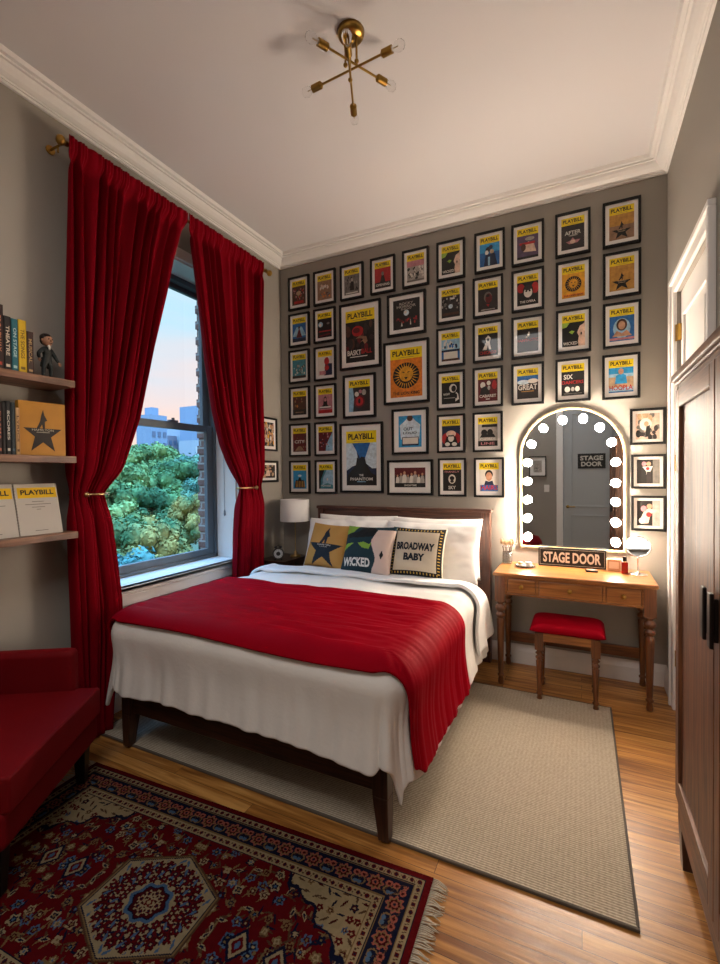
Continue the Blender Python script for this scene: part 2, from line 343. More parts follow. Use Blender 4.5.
# window
wn = MB()
for b in [(-2.99, -2.89, WY0, WY0 + 0.035, WZ0, WZ1), (-2.99, -2.89, WY1 - 0.035, WY1, WZ0, WZ1), (-2.99, -2.89, WY0, WY1, WZ1 - 0.05, WZ1), (-2.99, -2.89, WY0, WY1, WZ0, WZ0 + 0.025)]: wn.box(*b, SASH)
win = struct(wn.build('window_1', bevel=0.003), 'tall dark-framed sash window looking onto trees')
def sash(name, x, z0, z1, rb, rt):
    y0, y1 = WY0 + 0.03, WY1 - 0.03; mb = MB()
    mb.box(x - 0.018, x + 0.018, y0, y0 + 0.045, z0, z1, SASH); mb.box(x - 0.018, x + 0.018, y1 - 0.075, y1, z0, z1, SASH)
    mb.box(x - 0.018, x + 0.018, y0 + 0.045, y1 - 0.075, z0, z0 + rb, SASH); mb.box(x - 0.018, x + 0.018, y0 + 0.045, y1 - 0.075, z1 - rt, z1, SASH)
    o = mb.build(name, win, bevel=0.003)
    g = MB(); g.box(x - 0.003, x + 0.003, y0 + 0.04, y1 - 0.07, z0 + rb - 0.005, z1 - rt + 0.005, GLASS); g.build('glass_pane', o)
    return o
sash('upper_sash', -2.965, 1.88, 3.06, 0.045, 0.05)
ls = sash('lower_sash', -2.925, 0.81, 1.93, 0.06, 0.055)
lk = MB(); lk.box(-2.935, -2.90, 2.58, 2.66, 1.93, 1.945, SASH); lk.cyl((-2.915, 2.62, 1.945), (-2.915, 2.62, 1.962), 0.012, SASH); lk.build('sash_lock', ls, bevel=0.002)
sl = MB(); sl.box(-2.90, -2.618, WY0 - 0.0, WY1, WZ0 - 0.028, WZ0, TRIM); sl.box(XL + 0.001, -2.618, WY0 - 0.12, WY1 + 0.1, WZ0 - 0.028, WZ0, TRIM)
sl.box(XL + 0.001, XL + 0.035, WY0 - 0.08, WY1 + 0.07, WZ0 - 0.06, WZ0 - 0.028, TRIM); sl.box(XL + 0.001, XL + 0.022, WY0 - 0.08, WY1 + 0.07, WZ0 - 0.13, WZ0 - 0.06, TRIM)
struct(sl.build('window_sill', bevel=0.006, seg=3), 'deep white window sill with moulded apron')
# reveal lining + casing
rv = MB(); rv.box(-2.89, XL + 0.004, WY1 - 0.012, WY1, WZ0, WZ1, TRIM); rv.box(-2.89, XL + 0.004, WY0, WY0 + 0.012, WZ0, WZ1, TRIM); rv.box(-2.89, XL + 0.004, WY0 + 0.012, WY1 - 0.012, WZ1 - 0.012, WZ1, TRIM)
rv.box(XL + 0.001, XL + 0.024, WY1, WY1 + 0.08, WZ0, WZ1 + 0.08, TRIM); rv.box(XL + 0.001, XL + 0.024, WY0 - 0.08, WY0, WZ0, WZ1 + 0.08, TRIM); rv.box(XL + 0.001, XL + 0.024, WY0, WY1, WZ1, WZ1 + 0.08, TRIM)
struct(rv.build('trim_2', bevel=0.003), 'white reveal and casing around the window')
cd = MB(); cd.cyl((-2.80, 3.058, 1.19), (-2.80, 3.058, 2.9), 0.0025, mat('cord_white', '#b8bcc2', 0.7), n=6)
cdo = tag(cd.build('blind_cord'), 'thin pull cord hanging in the white window reveal', 'cord')
cp = MB(); cp.lathe([(0.004, 0.04), (0.008, 0.03), (0.01, 0.0), (0.006, -0.01)], mat('cord_pull', '#8f969c', 0.4), -2.80, 3.058, 1.16, n=12); cp.build('pull_knob', cdo)
# brick outer leaf around the window
bk = MB()
for b in [(-3.12, -2.952, -3.0, 1.78, -1, 5), (-3.12, -2.952, 3.09, 6.0, -1, 5), (-3.12, -2.952, 1.78, 3.09, -1, 0.72), (-3.12, -2.952, 1.78, 3.09, 3.12, 5)]: bk.box(*b, BRICK)
for i in range(44):
    z = -0.96 + i * 0.14
    if 0.72 < z < 3.06: bk.box(-3.128, -3.0, 3.078, 3.092, z, z + 0.07, BRICK)
struct(bk.build('wall_exterior'), 'brick outer wall edge beyond the window')

# door on the right wall (door_1), with panels, hinges, casing
dm = MB(); dm.box(XR + 0.02, XR + 0.06, DY0 + 0.004, DY1 - 0.004, 0.008, DZ - 0.004, TRIM)
d1 = struct(dm.build('door_1', bevel=0.002), 'white panelled door beside the wardrobe')
for (a, b, z0, z1) in [(DY0 + 0.12, DY1 - 0.12, 0.2, 0.95), (DY0 + 0.12, DY1 - 0.12, 1.12, DZ - 0.16)]:
    p = MB()
    for (q0, q1, w0, w1) in [(a, b, z0, z0 + 0.02), (a, b, z1 - 0.02, z1), (a, a + 0.02, z0 + 0.02, z1 - 0.02), (b - 0.02, b, z0 + 0.02, z1 - 0.02)]: p.box(XR + 0.008, XR + 0.02, q0, q1, w0, w1, TRIM)
    p.box(XR + 0.013, XR + 0.02, a + 0.07, b - 0.07, z0 + 0.07, z1 - 0.07, TRIM)
    p.build('door_panel', d1, bevel=0.003)
for z in (0.28, 2.3, 1.5):
    h = MB(); h.box(XR - 0.002, XR + 0.022, DY1 - 0.028, DY1 - 0.006, z, z + 0.10, BRASS); h.cyl((XR - 0.004, DY1 - 0.004, z), (XR - 0.004, DY1 - 0.004, z + 0.10), 0.006, BRASS, n=10); h.build('hinge', d1)
cs = MB()
cs.box(XR - 0.02, XR - 0.0005, DY1, DY1 + 0.075, 0, DZ + 0.075, TRIM); cs.box(XR - 0.032, XR - 0.0005, DY1 + 0.06, DY1 + 0.085, 0, DZ + 0.09, TRIM)
cs.box(XR - 0.02, XR - 0.0005, DY0 - 0.08, DY0, 0, DZ + 0.075, TRIM); cs.box(XR - 0.02, XR - 0.0005, DY0, DY1, DZ, DZ + 0.075, TRIM); cs.box(XR - 0.034, XR - 0.0005, DY0 - 0.095, DY1 + 0.085, DZ + 0.06, DZ + 0.09, TRIM)
cs.box(XR - 0.032, XR - 0.0005, DY0 - 0.095, DY0 - 0.07, 0, DZ + 0.06, TRIM)
struct(cs.build('trim_3', bevel=0.004), 'white moulded casing around the door by the wardrobe')
# far wall door seen in the mirror
DG = mat('pale_grey_door_paint', '#a9adb0', 0.45)
dm = MB(); dm.box(BD0 + 0.004, BD1 - 0.004, YR - 0.06, YR - 0.02, 0.008, BDZ - 0.004, DG)
d2 = struct(dm.build('door_2', bevel=0.002), 'pale grey panelled door reflected in the vanity mirror')
for (z0, z1) in [(0.2, 0.80), (0.93, BDZ - 0.14)]:
    p = MB(); a, b = BD0 + 0.12, BD1 - 0.12
    for (q0, q1, w0, w1) in [(a, b, z0, z0 + 0.02), (a, b, z1 - 0.02, z1), (a, a + 0.02, z0 + 0.02, z1 - 0.02), (b - 0.02, b, z0 + 0.02, z1 - 0.02)]: p.box(q0, q1, YR - 0.02, YR - 0.008, w0, w1, DG)
    p.build('door_panel', d2, bevel=0.003)
hd = MB(); hd.lathe([(0.026, 0), (0.026, 0.008), (0.01, 0.012), (0.01, 0.045), (0.0, 0.046)], BRASS, BD0 + 0.07, YR - 0.02, 0.93, axis='Y', T=Matrix.Rotation(PI, 3, 'Z')); hd.cyl((BD0 + 0.07, YR + 0.025, 0.93), (BD0 + 0.18, YR + 0.025, 0.93), 0.009, BRASS); hd.build('lever_handle', d2)
cs = MB(); cs.box(BD0 - 0.1, BD0, YR + 0.0005, YR + 0.02, 0, BDZ + 0.1, TRIM); cs.box(BD1, BD1 + 0.1, YR + 0.0005, YR + 0.02, 0, BDZ + 0.1, TRIM); cs.box(BD0, BD1, YR + 0.0005, YR + 0.02, BDZ, BDZ + 0.1, TRIM)
struct(cs.build('trim_4', bevel=0.004), 'white casing of the door reflected in the mirror')
SIGNW = mat('sign_white', '#d8d2c8', 0.6); SIGNB = mat('sign_black', '#191817', 0.6)
ds = thing('door_sign', 'black sign reading STAGE DOOR on the grey door, reflected in the mirror', 'sign', (0.15, YR - 0.02, 1.675), PI)
m_ = MB(); m_.box(-0.2, 0.2, -0.014, 0, -0.12, 0.12, SIGNB); m_.build('sign_board', ds, bevel=0.003)
m_ = MB(); put_text(m_, 'STAGE', lambda a, b: (-a, -0.0155, b + 0.048), 0.33, 0.075, SIGNW, 0.03); put_text(m_, 'DOOR', lambda a, b: (-a, -0.0155, b - 0.048), 0.30, 0.075, SIGNW, 0.03); m_.build('lettering', ds)
sw = thing('light_switch', 'small white light switch on the wall seen in the mirror', 'switch', (-0.52, YR, 1.23), PI)
m_ = MB(); m_.box(-0.04, 0.04, -0.006, 0, -0.06, 0.06, TRIM); m_.build('switch_plate', sw, bevel=0.002)
m_ = MB(); m_.box(-0.01, 0.01, -0.014, -0.006, -0.02, 0.02, TRIM); m_.build('toggle', sw)
pf = thing('pouf', 'round dark red velvet pouf glimpsed low in the vanity mirror', 'pouf', (-0.84, -0.40, 0))
m_ = MB(); m_.lathe([(0.02, 0.02), (0.24, 0.03), (0.28, 0.12), (0.29, 0.25), (0.27, 0.38), (0.22, 0.46), (0.1, 0.49), (0.01, 0.5)], CHAIRV, n=32); m_.build('padded_body', pf)
m_ = MB(); m_.lathe([(0.01, 0), (0.24, 0), (0.24, 0.03), (0.01, 0.03)], BLACKW, n=32); m_.build('base', pf)
m_ = MB(); m_.sphere((0, 0, 0.5), 0.018, CHAIRV, n=10, sc=(1, 1, 0.5)); m_.build('button', pf)

# ---------------------------------------------------------------- outside: ground, trees, buildings
GR = mat('park_grass', '#3d4a33', 0.95, var=0.3, vscale=0.3)
g = MB(); g.box(-400, -3.5, -300, 400, -9.2, -9, GR); struct(g.build('ground'), 'dark park ground far below the window')
def leafmat(n, c1, c2):
    m, nt, b = new_mat(n); t = nt.nodes.new('ShaderNodeTexCoord'); nn = nt.nodes.new('ShaderNodeTexNoise'); nn.inputs['Scale'].default_value = 1.1; nn.inputs['Detail'].default_value = 6
    r = nt.nodes.new('ShaderNodeValToRGB'); r.color_ramp.elements[0].position = .38; r.color_ramp.elements[1].position = .66; r.color_ramp.elements[0].color = lin(c1); r.color_ramp.elements[1].color = lin(c2)
    nt.links.new(t.outputs['Object'], nn.inputs[0]); nt.links.new(nn.outputs[0], r.inputs[0]); nt.links.new(r.outputs[0], b.inputs['Base Color']); b.inputs['Roughness'].default_value = 0.8; b.inputs['Specular IOR Level'].default_value = 0.1
    return m
LEAF = [leafmat('leaves_deep_green', '#34563a', '#6c915a'), leafmat('leaves_mid_green', '#486a42', '#8fa868'), leafmat('leaves_teal_green', '#42695a', '#7a9f80'), leafmat('leaves_blue_green', '#3c6a66', '#64948c'), leafmat('leaves_autumn', '#476a45', '#a08f52')]
BARK = mat('tree_bark', '#3a3129', 0.9)
random.seed(5)
def crown_mesh(seed, n=9000):
    rnd = random.Random(seed); vs = []; fs = []
    lobes = []
    for i in range(90):
        a = rnd.uniform(0, 2 * PI); e = rnd.uniform(-0.45, 1.0); rr = rnd.uniform(0.75, 1.05)
        lobes.append((Vector((math.cos(a) * math.cos(e) * rr * 1.35, math.sin(a) * math.cos(e) * rr * 1.35, math.sin(e) * 1.25)), rnd.uniform(0.18, 0.36)))
    lobes.append((Vector((0, 0, 0.2)), 1.15))
    for k in range(n):
        c, r = lobes[rnd.randrange(len(lobes))]
        d = Vector((rnd.gauss(0, 1), rnd.gauss(0, 1), rnd.gauss(0.25, 1))).normalized()
        p = c + d * r * rnd.uniform(0.82, 1.08)
        s = rnd.uniform(0.04, 0.085); nrm = (d + Vector((rnd.uniform(-.7, .7), rnd.uniform(-.7, .7), rnd.uniform(-.7, .7)))).normalized()
        a = nrm.orthogonal().normalized(); b = nrm.cross(a); th = rnd.uniform(0, PI); a, b = a * math.cos(th) + b * math.sin(th), b * math.cos(th) - a * math.sin(th)
        i0 = len(vs); vs += [p - a * s, p - b * s * 0.6, p + a * s, p + b * s * 0.6]; fs.append((i0, i0 + 1, i0 + 2, i0 + 3))
    mb = MB()
    for c, r in lobes: mb.sphere(c, r * 0.78, LEAF[0], n=8)
    mb.add(vs, fs, LEAF[0]); return mb
CR = [crown_mesh(s) for s in (1, 2, 3)]
crown_me = []
for k, c in enumerate(CR):
    for j, l in enumerate(LEAF):
        c.mats = [l]; o = c.build('foliage', recalc=False); me = o.data; bpy.data.objects.remove(o); crown_me.append(me)
trunk = MB(); trunk.cyl((0, 0, 0), (0, 0, 1), 1.0, BARK, 0.6, n=10); to = trunk.build('trunk'); trunk_me = to.data; bpy.data.objects.remove(to)
TREES = [  # x, y, top z, crown radius, colour, label
 (-13.5, 13.4, -1.4, 1.9, 3, 'bluish green tree crown low against the window sill'),
 (-13.8, 9.6, -0.6, 1.9, 3, 'blue green tree crown low beside the open curtain'),
 (-16.5, 12.9, 0.3, 1.8, 4, 'yellowing tree low beside the curtain tieback'),
 (-17.5, 17.4, 0.9, 1.35, 4, 'slim autumn-tinted tree in front of the green crowns'),
 (-20.5, 21.5, 2.0, 1.7, 2, 'teal green tree nearest the brick window edge'),
 (-23.5, 18.6, 1.5, 2.3, 0, 'dark green tree behind the autumn-tinted tree'),
 (-22.0, 14.2, 2.1, 2.1, 1, 'bright green rounded tree behind the yellowing tree'),
 (-29.0, 20.0, 3.4, 2.9, 1, 'broad green tree reaching the window meeting rail'),
 (-27.5, 25.6, 3.2, 2.5, 0, 'tall deep green tree below the grey towers'),
 (-36.0, 27.5, 5.0, 3.0, 1, 'light green tree below the gap between buildings'),
 (-34.0, 34.0, 4.4, 2.8, 2, 'distant teal tree beside the tall tower'),
 (-30.0, 14.8, 3.6, 2.6, 0, 'green tree hidden partly by the open curtain'),
 (-44.0, 36.5, 6.0, 3.4, 1, 'farthest pale green tree under the skyline'),
 (-14.2, 17.6, -1.6, 1.5, 2, 'low teal green tree above the sill corner'),
 (-19.0, 16.2, -2.2, 1.5, 0, 'lowest dark green tree between the bluish crowns'),
]
TREES = [(x, y, t, r, c, l) for x, y, t, r, c, l in TREES]
for i, (x, y, top, r, ci, lab) in enumerate(TREES):
    r = r * 1.0; cz = top - r * 1.35
    t = thing('park_tree', lab, 'tree', (x, y, -9), random.uniform(0, 6), 'trees in the park outside the window')
    c = bpy.data.objects.new('foliage', crown_me[(i % 3) * 5 + ci]); COL.objects.link(c); c.parent = t; c.location = (0, 0, cz + 9); c.scale = (r * 0.8, r * 0.8, r * 0.85)
    k = bpy.data.objects.new('trunk', trunk_me); COL.objects.link(k); k.parent = t; k.scale = (0.22, 0.22, cz + 9)
B1 = mat('tower_blue_grey', '#7e90a6', 0.6); B2 = mat('tower_grey', '#98a2ad', 0.6); B3 = mat('tower_brown_grey', '#85808a', 0.7); BW = mat('tower_window', '#5c6c80', 0.3); BWL = mat('tower_window_pale', '#b7c0c8', 0.4)  # tower colours lightened to carry distance haze
def tower(x, y, w, d, top, m, label, wm, cap=0):
    t = thing('tower_block', label, 'building', (x, y, -9), 0.0, 'buildings on the skyline')
    h = top + 9; mb = MB(); mb.box(-d / 2, d / 2, -w / 2, w / 2, 0, h, m)
    if cap: mb.box(-d / 4, d / 4, -w / 5, w / 5, h, h + cap, m)
    mb.build('tower_walls', t)
    f = MB(); nz_ = max(3, int(h / 4)); ny = max(3, int(w / 3.2))
    for a in range(2, nz_):
        for b in range(ny):
            yy = -w / 2 + (b + 0.5) * w / ny; zz = a * h / nz_
            f.box(d / 2, d / 2 + 0.15, yy - w / ny * 0.28, yy + w / ny * 0.28, zz, zz + h / nz_ * 0.5, wm)
    f.build('window_grid', t)
tower(-150, 124.5, 7.5, 8, 25, B1, 'blue grey tower at the curtain side of the skyline', BW, 3)
tower(-165, 142.2, 7, 10, 19, B3, 'squat mauve grey block beside the glowing skyline gap', BW)
tower(-165, 152.3, 10.4, 12, 24, B2, 'wide grey block in the middle of the skyline', BW, 1.5)
tower(-150, 147.2, 8.6, 10, 31, B1, 'tallest blue tower beside the brick window edge', BWL)
tower(-130, 125.2, 4.6, 8, 14.5, B2, 'low pale block in front of the tallest tower', BWL)

# ---------------------------------------------------------------- rugs
rg = MB(); rg.box(-2.55, 0.165, 1.70, 3.25, 0.001, 0.012, BEIGE)
ro = tag(rg.build('area_rug', bevel=0.004), 'large beige ribbed wool rug under the bed', 'rug')
EDGE = mat('rug_edge_binding', '#5b5147', 0.9)
bd = MB()
for b in [(-2.555, 0.17, 1.695, 1.707), (-2.555, 0.17, 3.243, 3.255), (-2.555, -2.543, 1.707, 3.243), (0.158, 0.17, 1.707, 3.243)]: bd.box(*b, 0.0005, 0.0125, EDGE)
bd.build('edge_binding', ro, bevel=0.003)

def persian():
    rnd = np.random.RandomState(7)
    W, Hh = 1.80, 0.96; c = 0.0036; nx, ny = int(W / c) // 2 * 2, int(Hh / c) // 2 * 2
    hx, hy = nx // 2, ny // 2
    X, Y = np.meshgrid((np.arange(hx) + 0.5) * c, (np.arange(hy) + 0.5) * c)  # distance from centre, one quadrant
    dx = W / 2 - X; dy = Hh / 2 - Y; de = np.minimum(dx, dy)
    RED, NAVY, CREAM, BLUE, ROSE, TAN, DRED, BRN = range(8)
    A = np.full(X.shape, RED, np.uint8)
    def put(mask, v): A[mask] = v
    def rosette(cx, cy, r, cols, petals=8, clip=None, ph=0):
        ang = np.arctan2(Y - cy, X - cx); d = np.hypot(X - cx, Y - cy)
        for k, (f, v) in enumerate(cols):
            rr = r * f * (1 + 0.22 * np.cos(petals * ang + ph + k)) if k < len(cols) - 1 else r * f
            m = d < rr
            if clip is not None: m &= clip
            put(m, v)
    def leaf(cx, cy, l, w, a, v, clip=None):
        ca, sa = math.cos(a), math.sin(a); u = ((X - cx) * ca + (Y - cy) * sa) / l; q = (-(X - cx) * sa + (Y - cy) * ca) / w
        m = (np.abs(u) < 1) & (np.abs(q) < (1 - u * u) * (1 + .25 * u))
        if clip is not None: m &= clip
        put(m, v)
    def vine(f, g, w, v, clip, n=400):
        for t in np.linspace(0, 1, n):
            m = (np.abs(X - f(t)) < w) & (np.abs(Y - g(t)) < w) & clip; put(m, v)
    field = de > 0.185
    # scattered field flowers
    pal = [CREAM, BLUE, TAN, TAN, NAVY]
    for gx in np.arange(0.01, 0.75, 0.052):
        for gy in np.arange(0.01, 0.33, 0.052):
            cx = gx + rnd.uniform(-.016, .016); cy = gy + rnd.uniform(-.016, .016); k = rnd.randint(4); a = rnd.uniform(0, PI)
            for q in range(4): leaf(cx + rnd.uniform(-.02, .02), cy + rnd.uniform(-.02, .02), rnd.uniform(.014, .028), .0040, rnd.uniform(0, PI), [NAVY, TAN, BRN][rnd.randint(3)], field)
            if k < 3: rosette(cx, cy, rnd.uniform(.012, .019), [(1, pal[rnd.randint(5)]), (.62, [NAVY, DRED, CREAM][rnd.randint(3)]), (.3, pal[rnd.randint(4)])], rnd.randint(4, 7), field, a)
            else: leaf(cx, cy, .02, .007, a, CREAM, field); leaf(cx, cy, .012, .004, a, NAVY, field)
    # small diamonds on the long axis
    for cx in (0.38, 0.52):
        d = np.abs(X - cx) / 0.045 + np.abs(Y) / 0.06
        put(d < 1, NAVY); put(d < .75, CREAM); put(d < .5, RED); put(d < .25, BLUE)
    # corner spandrels
    sp = field & ((dx - .185) / 0.32 + (dy - .185) / 0.21 + 0.05 * np.sin(dx * 75) + .05 * np.sin(dy * 75) < 1)
    spi = field & ((dx - .185) / 0.32 + (dy - .185) / 0.21 + 0.05 * np.sin(dx * 75) + .05 * np.sin(dy * 75) < 1.07)
    put(spi, NAVY); put(sp, CREAM)
    for gx in np.arange(.0, .32, .036):
        for gy in np.arange(.0, .21, .036):
            cx = W / 2 - .195 - gx + rnd.uniform(-.008, .008); cy = Hh / 2 - .195 - gy + rnd.uniform(-.008, .008)
            if rnd.rand() < .45: rosette(cx, cy, rnd.uniform(.010, .016), [(1, [RED, BLUE, NAVY, TAN][rnd.randint(4)]), (.6, DRED), (.3, CREAM)], 5, sp)
            else: leaf(cx, cy, .019, .0042, rnd.uniform(0, PI), [NAVY, DRED, BRN, BRN][rnd.randint(4)], sp)
    # centre medallion: elongated hexagon
    def hexm(a, b): return (X < a) & (Y < b) & (X / a * 0.5 + Y / b < 1.0 + 0.0) | ((X < a * .62) & (Y < b * .93)) & (X / a * .5 + Y / b < 1.12)
    def hx_(s): return np.maximum(X / (0.205 * s), (X / (0.205 * s)) * .5 + Y / (.172 * s) * .86)
    put(hx_(1.08) < 1, BRN); put(hx_(1.045) < 1, TAN); put(hx_(1.02) < 1, NAVY); put(hx_(1.0) < 1, CREAM)
    med = hx_(.97) < 1
    for rr, n, s in ((.175, 7, .019), (.145, 5, .021), (.108, 5, .016)):
        for k in range(n):
            a = (k + .5 * (rr < .12)) / (n - 1) * PI / 2; rosette(rr * .98 * math.cos(a), rr * .84 * math.sin(a), s, [(1, DRED), (.72, RED), (.4, NAVY), (.2, CREAM)], 6, med, k)
            leaf(rr * 1.2 * math.cos(a + .2), rr * 1.0 * math.sin(a + .2), .017, .005, a + .9, BLUE, med); leaf(rr * 1.0 * math.cos(a + .22), rr * .86 * math.sin(a + .22), .014, .004, a - .6, NAVY, med)
            leaf(rr * 1.32 * math.cos(a + .1), rr * 1.1 * math.sin(a + .1), .012, .0045, a, RED, med)
    dd = np.hypot(X / 1.1, Y); an = np.arctan2(Y, X); w_ = 1 + .07 * np.cos(8 * an)
    put(dd < .072 * w_, BLUE); put(dd < .060 * w_, NAVY); put(dd < .056 * w_, DRED)
    for k in range(3): rosette(.036 * math.cos(k * PI / 4), .036 * math.sin(k * PI / 4), .012, [(1, CREAM), (.6, RED), (.3, NAVY)], 5)
    rosette(0, 0, .022, [(1, CREAM), (.7, RED), (.3, CREAM)], 6)
    # borders
    put(de < .185, NAVY); put(de < .182, TAN)
    g1 = (de < .180) & (de > .150); put(g1, CREAM); put((de < .150), NAVY); put(de < .147, TAN)
    m1 = (de < .143) & (de > .062); put(m1, NAVY)
    put(de < .062, TAN); put(de < .059, NAVY); g2 = (de < .056) & (de > .030); put(g2, CREAM); put(de < .030, NAVY); put(de < .026, RED)
    along = np.where(dx < dy, Y, X)
    def band(cen, wid, per, draw):
        m = np.abs(de - cen) < wid; u = (along % per) / per - .5; v = (de - cen) / wid; draw(m, u * per, v * wid)
    def d_small(m, u, v):
        r = np.hypot(u, v); put(m & (r < .0085), RED); put(m & (r < .0045), NAVY); put(m & (np.abs(u) > .011) & (np.abs(v - .004 * np.sign(u)) < .0035), BRN)
    band(.165, .0145, .034, d_small); band(.043, .0125, .030, d_small)
    def d_main(m, u, v):
        a = np.arctan2(v, u); r = np.hypot(u, v); f = 1 + .16 * np.cos(8 * a)
        put(m & (np.abs(np.hypot((np.abs(u) - .054), v - .012) - .016) < .003), TAN)
        put(m & (np.hypot((np.abs(u) - .05) / 1.2, v + .014) < .012), ROSE); put(m & (np.hypot((np.abs(u) - .05), v + .014) < .006), DRED)
        put(m & (np.hypot((np.abs(u) - .056), (v - .02) * 1.3) < .009), BLUE)
        put(m & (r < .030 * f), ROSE); put(m & (r < .024 * f), TAN); put(m & (r < .019 * f), DRED); put(m & (r < .012), ROSE); put(m & (r < .006), NAVY)
        put(m & (np.abs(v - .024 * np.sin(u * 60)) < .0018) & (r > .03), BRN)
    band(.1025, .040, .128, d_main)
    Q = A
    full = np.vstack([np.hstack([Q[::-1, ::-1], Q[::-1, :]]), np.hstack([Q[:, ::-1], Q])])
    ny2, nx2 = full.shape
    xs = (np.arange(nx2 + 1) - nx2 / 2) * c; ys = (np.arange(ny2 + 1) - ny2 / 2) * c
    XX, YY = np.meshgrid(xs, ys); ZZ = 0.0085 + rnd.uniform(-.0006, .0006, XX.shape)
    ZZ[0, :] = ZZ[-1, :] = .001; ZZ[:, 0] = ZZ[:, -1] = .001
    vs = np.stack([XX, YY, ZZ], -1).reshape(-1, 3)
    i = np.arange(ny2)[:, None] * (nx2 + 1) + np.arange(nx2)[None]
    fs = np.stack([i, i + 1, i + nx2 + 2, i + nx2 + 1], -1).reshape(-1, 4)
    me = bpy.data.meshes.new('woven_field'); me.vertices.add(len(vs)); me.vertices.foreach_set('co', vs.ravel().astype(np.float32))
    me.loops.add(fs.size); me.loops.foreach_set('vertex_index', fs.ravel().astype(np.int32)); me.polygons.add(len(fs)); me.polygons.foreach_set('loop_start', (np.arange(len(fs)) * 4).astype(np.int32))
    for n_, cc in (('RED', '#460509'), ('NAVY', '#0c0f20'), ('CREAM', '#786a50'), ('BLUE', '#344a62'), ('ROSE', '#764035'), ('TAN', '#5c492e'), ('DRED', '#300509'), ('BRN', '#3d2a1c')):
        me.materials.append(mat('rug_wool_' + n_.lower(), cc, 0.95, spec=0.05, var=0.25, vscale=60))
    me.polygons.foreach_set('material_index', full.ravel().astype(np.int32)); me.update(calc_edges=True); me.validate()
    return me, W, Hh
me, RW, RH = persian()
pr = thing('persian_rug', 'dark red Persian rug with cream medallion in front of the bed', 'rug', (-1.365, 1.085, 0), math.radians(2.8))
fo = bpy.data.objects.new('woven_field', me); COL.objects.link(fo); fo.parent = pr
FR = mat('fringe_cotton', '#b9ad9a', 0.95)
rnd = random.Random(3)
for s in (-1, 1):
    fm = MB()
    for k in range(150):
        y = -RH / 2 + 0.006 + k * (RH - 0.012) / 149; x0 = s * (RW / 2 - 0.004); l = rnd.uniform(0.05, 0.068); dy = rnd.uniform(-.016, .016)
        fm.path([(x0, y, .005), (x0 + s * l * .4, y + dy * .3, .007), (x0 + s * l * .75, y + dy * .8, .004), (x0 + s * l, y + dy * 1.3, .003)], .003, FR, n=5, rs=[.002, .0023, .0018, .0008])
    fm.build('fringe', pr)

# ---------------------------------------------------------------- bed
BZ = 0.012
bed = thing('bed', 'dark walnut double bed frame with panelled headboard on the beige rug', 'bed', (0, 0, 0))
bx0, bx1, by0, by1 = -2.285, -0.70, 1.665, 3.66
hb = MB()
hx0, hx1 = -2.215, -0.645
hb.box(hx0 + 0.065, hx1 - 0.065, 3.675, 3.70, 0.25, 1.10, HEADW)
hb.box(hx0 + 0.065, hx1 - 0.065, 3.662, 3.71, 1.085, 1.185, HEADW); hb.box(hx0 + 0.065, hx1 - 0.065, 3.668, 3.705, 1.06, 1.075, HEADW); hb.box(hx0 + 0.065, hx1 - 0.065, 3.662, 3.71, 0.25, 0.36, HEADW)
hbo = hb.build('headboard', bed, bevel=0.004)
c_ = MB(); c_.box(hx0 - 0.012, hx1 + 0.012, 3.645, 3.728, 1.185, 1.212, HEADW); c_.build('top_cap', hbo, bevel=0.008, seg=3)
for x in (hx0, hx1 - 0.065):
    p = MB(); p.box(x, x + 0.065, 3.655, 3.718, 0, 1.185, HEADWZ); p.build('headboard_post', hbo, bevel=0.004)
p = MB(); p.box(bx0 + 0.06, bx1 - 0.06, 1.685, 1.722, 0.20, 0.355, DARKWOOD); p.build('foot_rail', bed, bevel=0.004)
for x in (bx0 + 0.01, bx1 - 0.045):
    p = MB(); p.box(x, x + 0.035, 1.72, 3.65, 0.20, 0.355, DARKWOOD); p.build('side_rail', bed, bevel=0.004)
for x, ax in ((bx0, 0.0), (bx1 - 0.068, 1.0)):
    p = MB(); p.box(x, x + 0.068, 1.665, 1.733, 0.19, 0.37, DARKWOODZ); p.taper(x, x + 0.068, 1.665, 1.733, BZ, 0.19, 0.66, DARKWOODZ, ax, 0.2); p.build('leg', bed, bevel=0.003)
p = MB()
for k in range(12): p.box(bx0 + 0.045, bx1 - 0.045, 1.78 + k * 0.155, 1.85 + k * 0.155, 0.33, 0.348, DARKWOOD)
p.build('slat_base', bed)

mt_ = MB(); mt_.box(-2.235, -0.735, 1.73, 3.64, 0.352, 0.69, SHEET)
mo = mt_.build('mattress', bevel=0.05, seg=5); mo.data.polygons.foreach_set('use_smooth', [True] * len(mo.data.polygons)); tag(mo, 'white mattress with fitted sheet showing near the headboard', 'mattress')

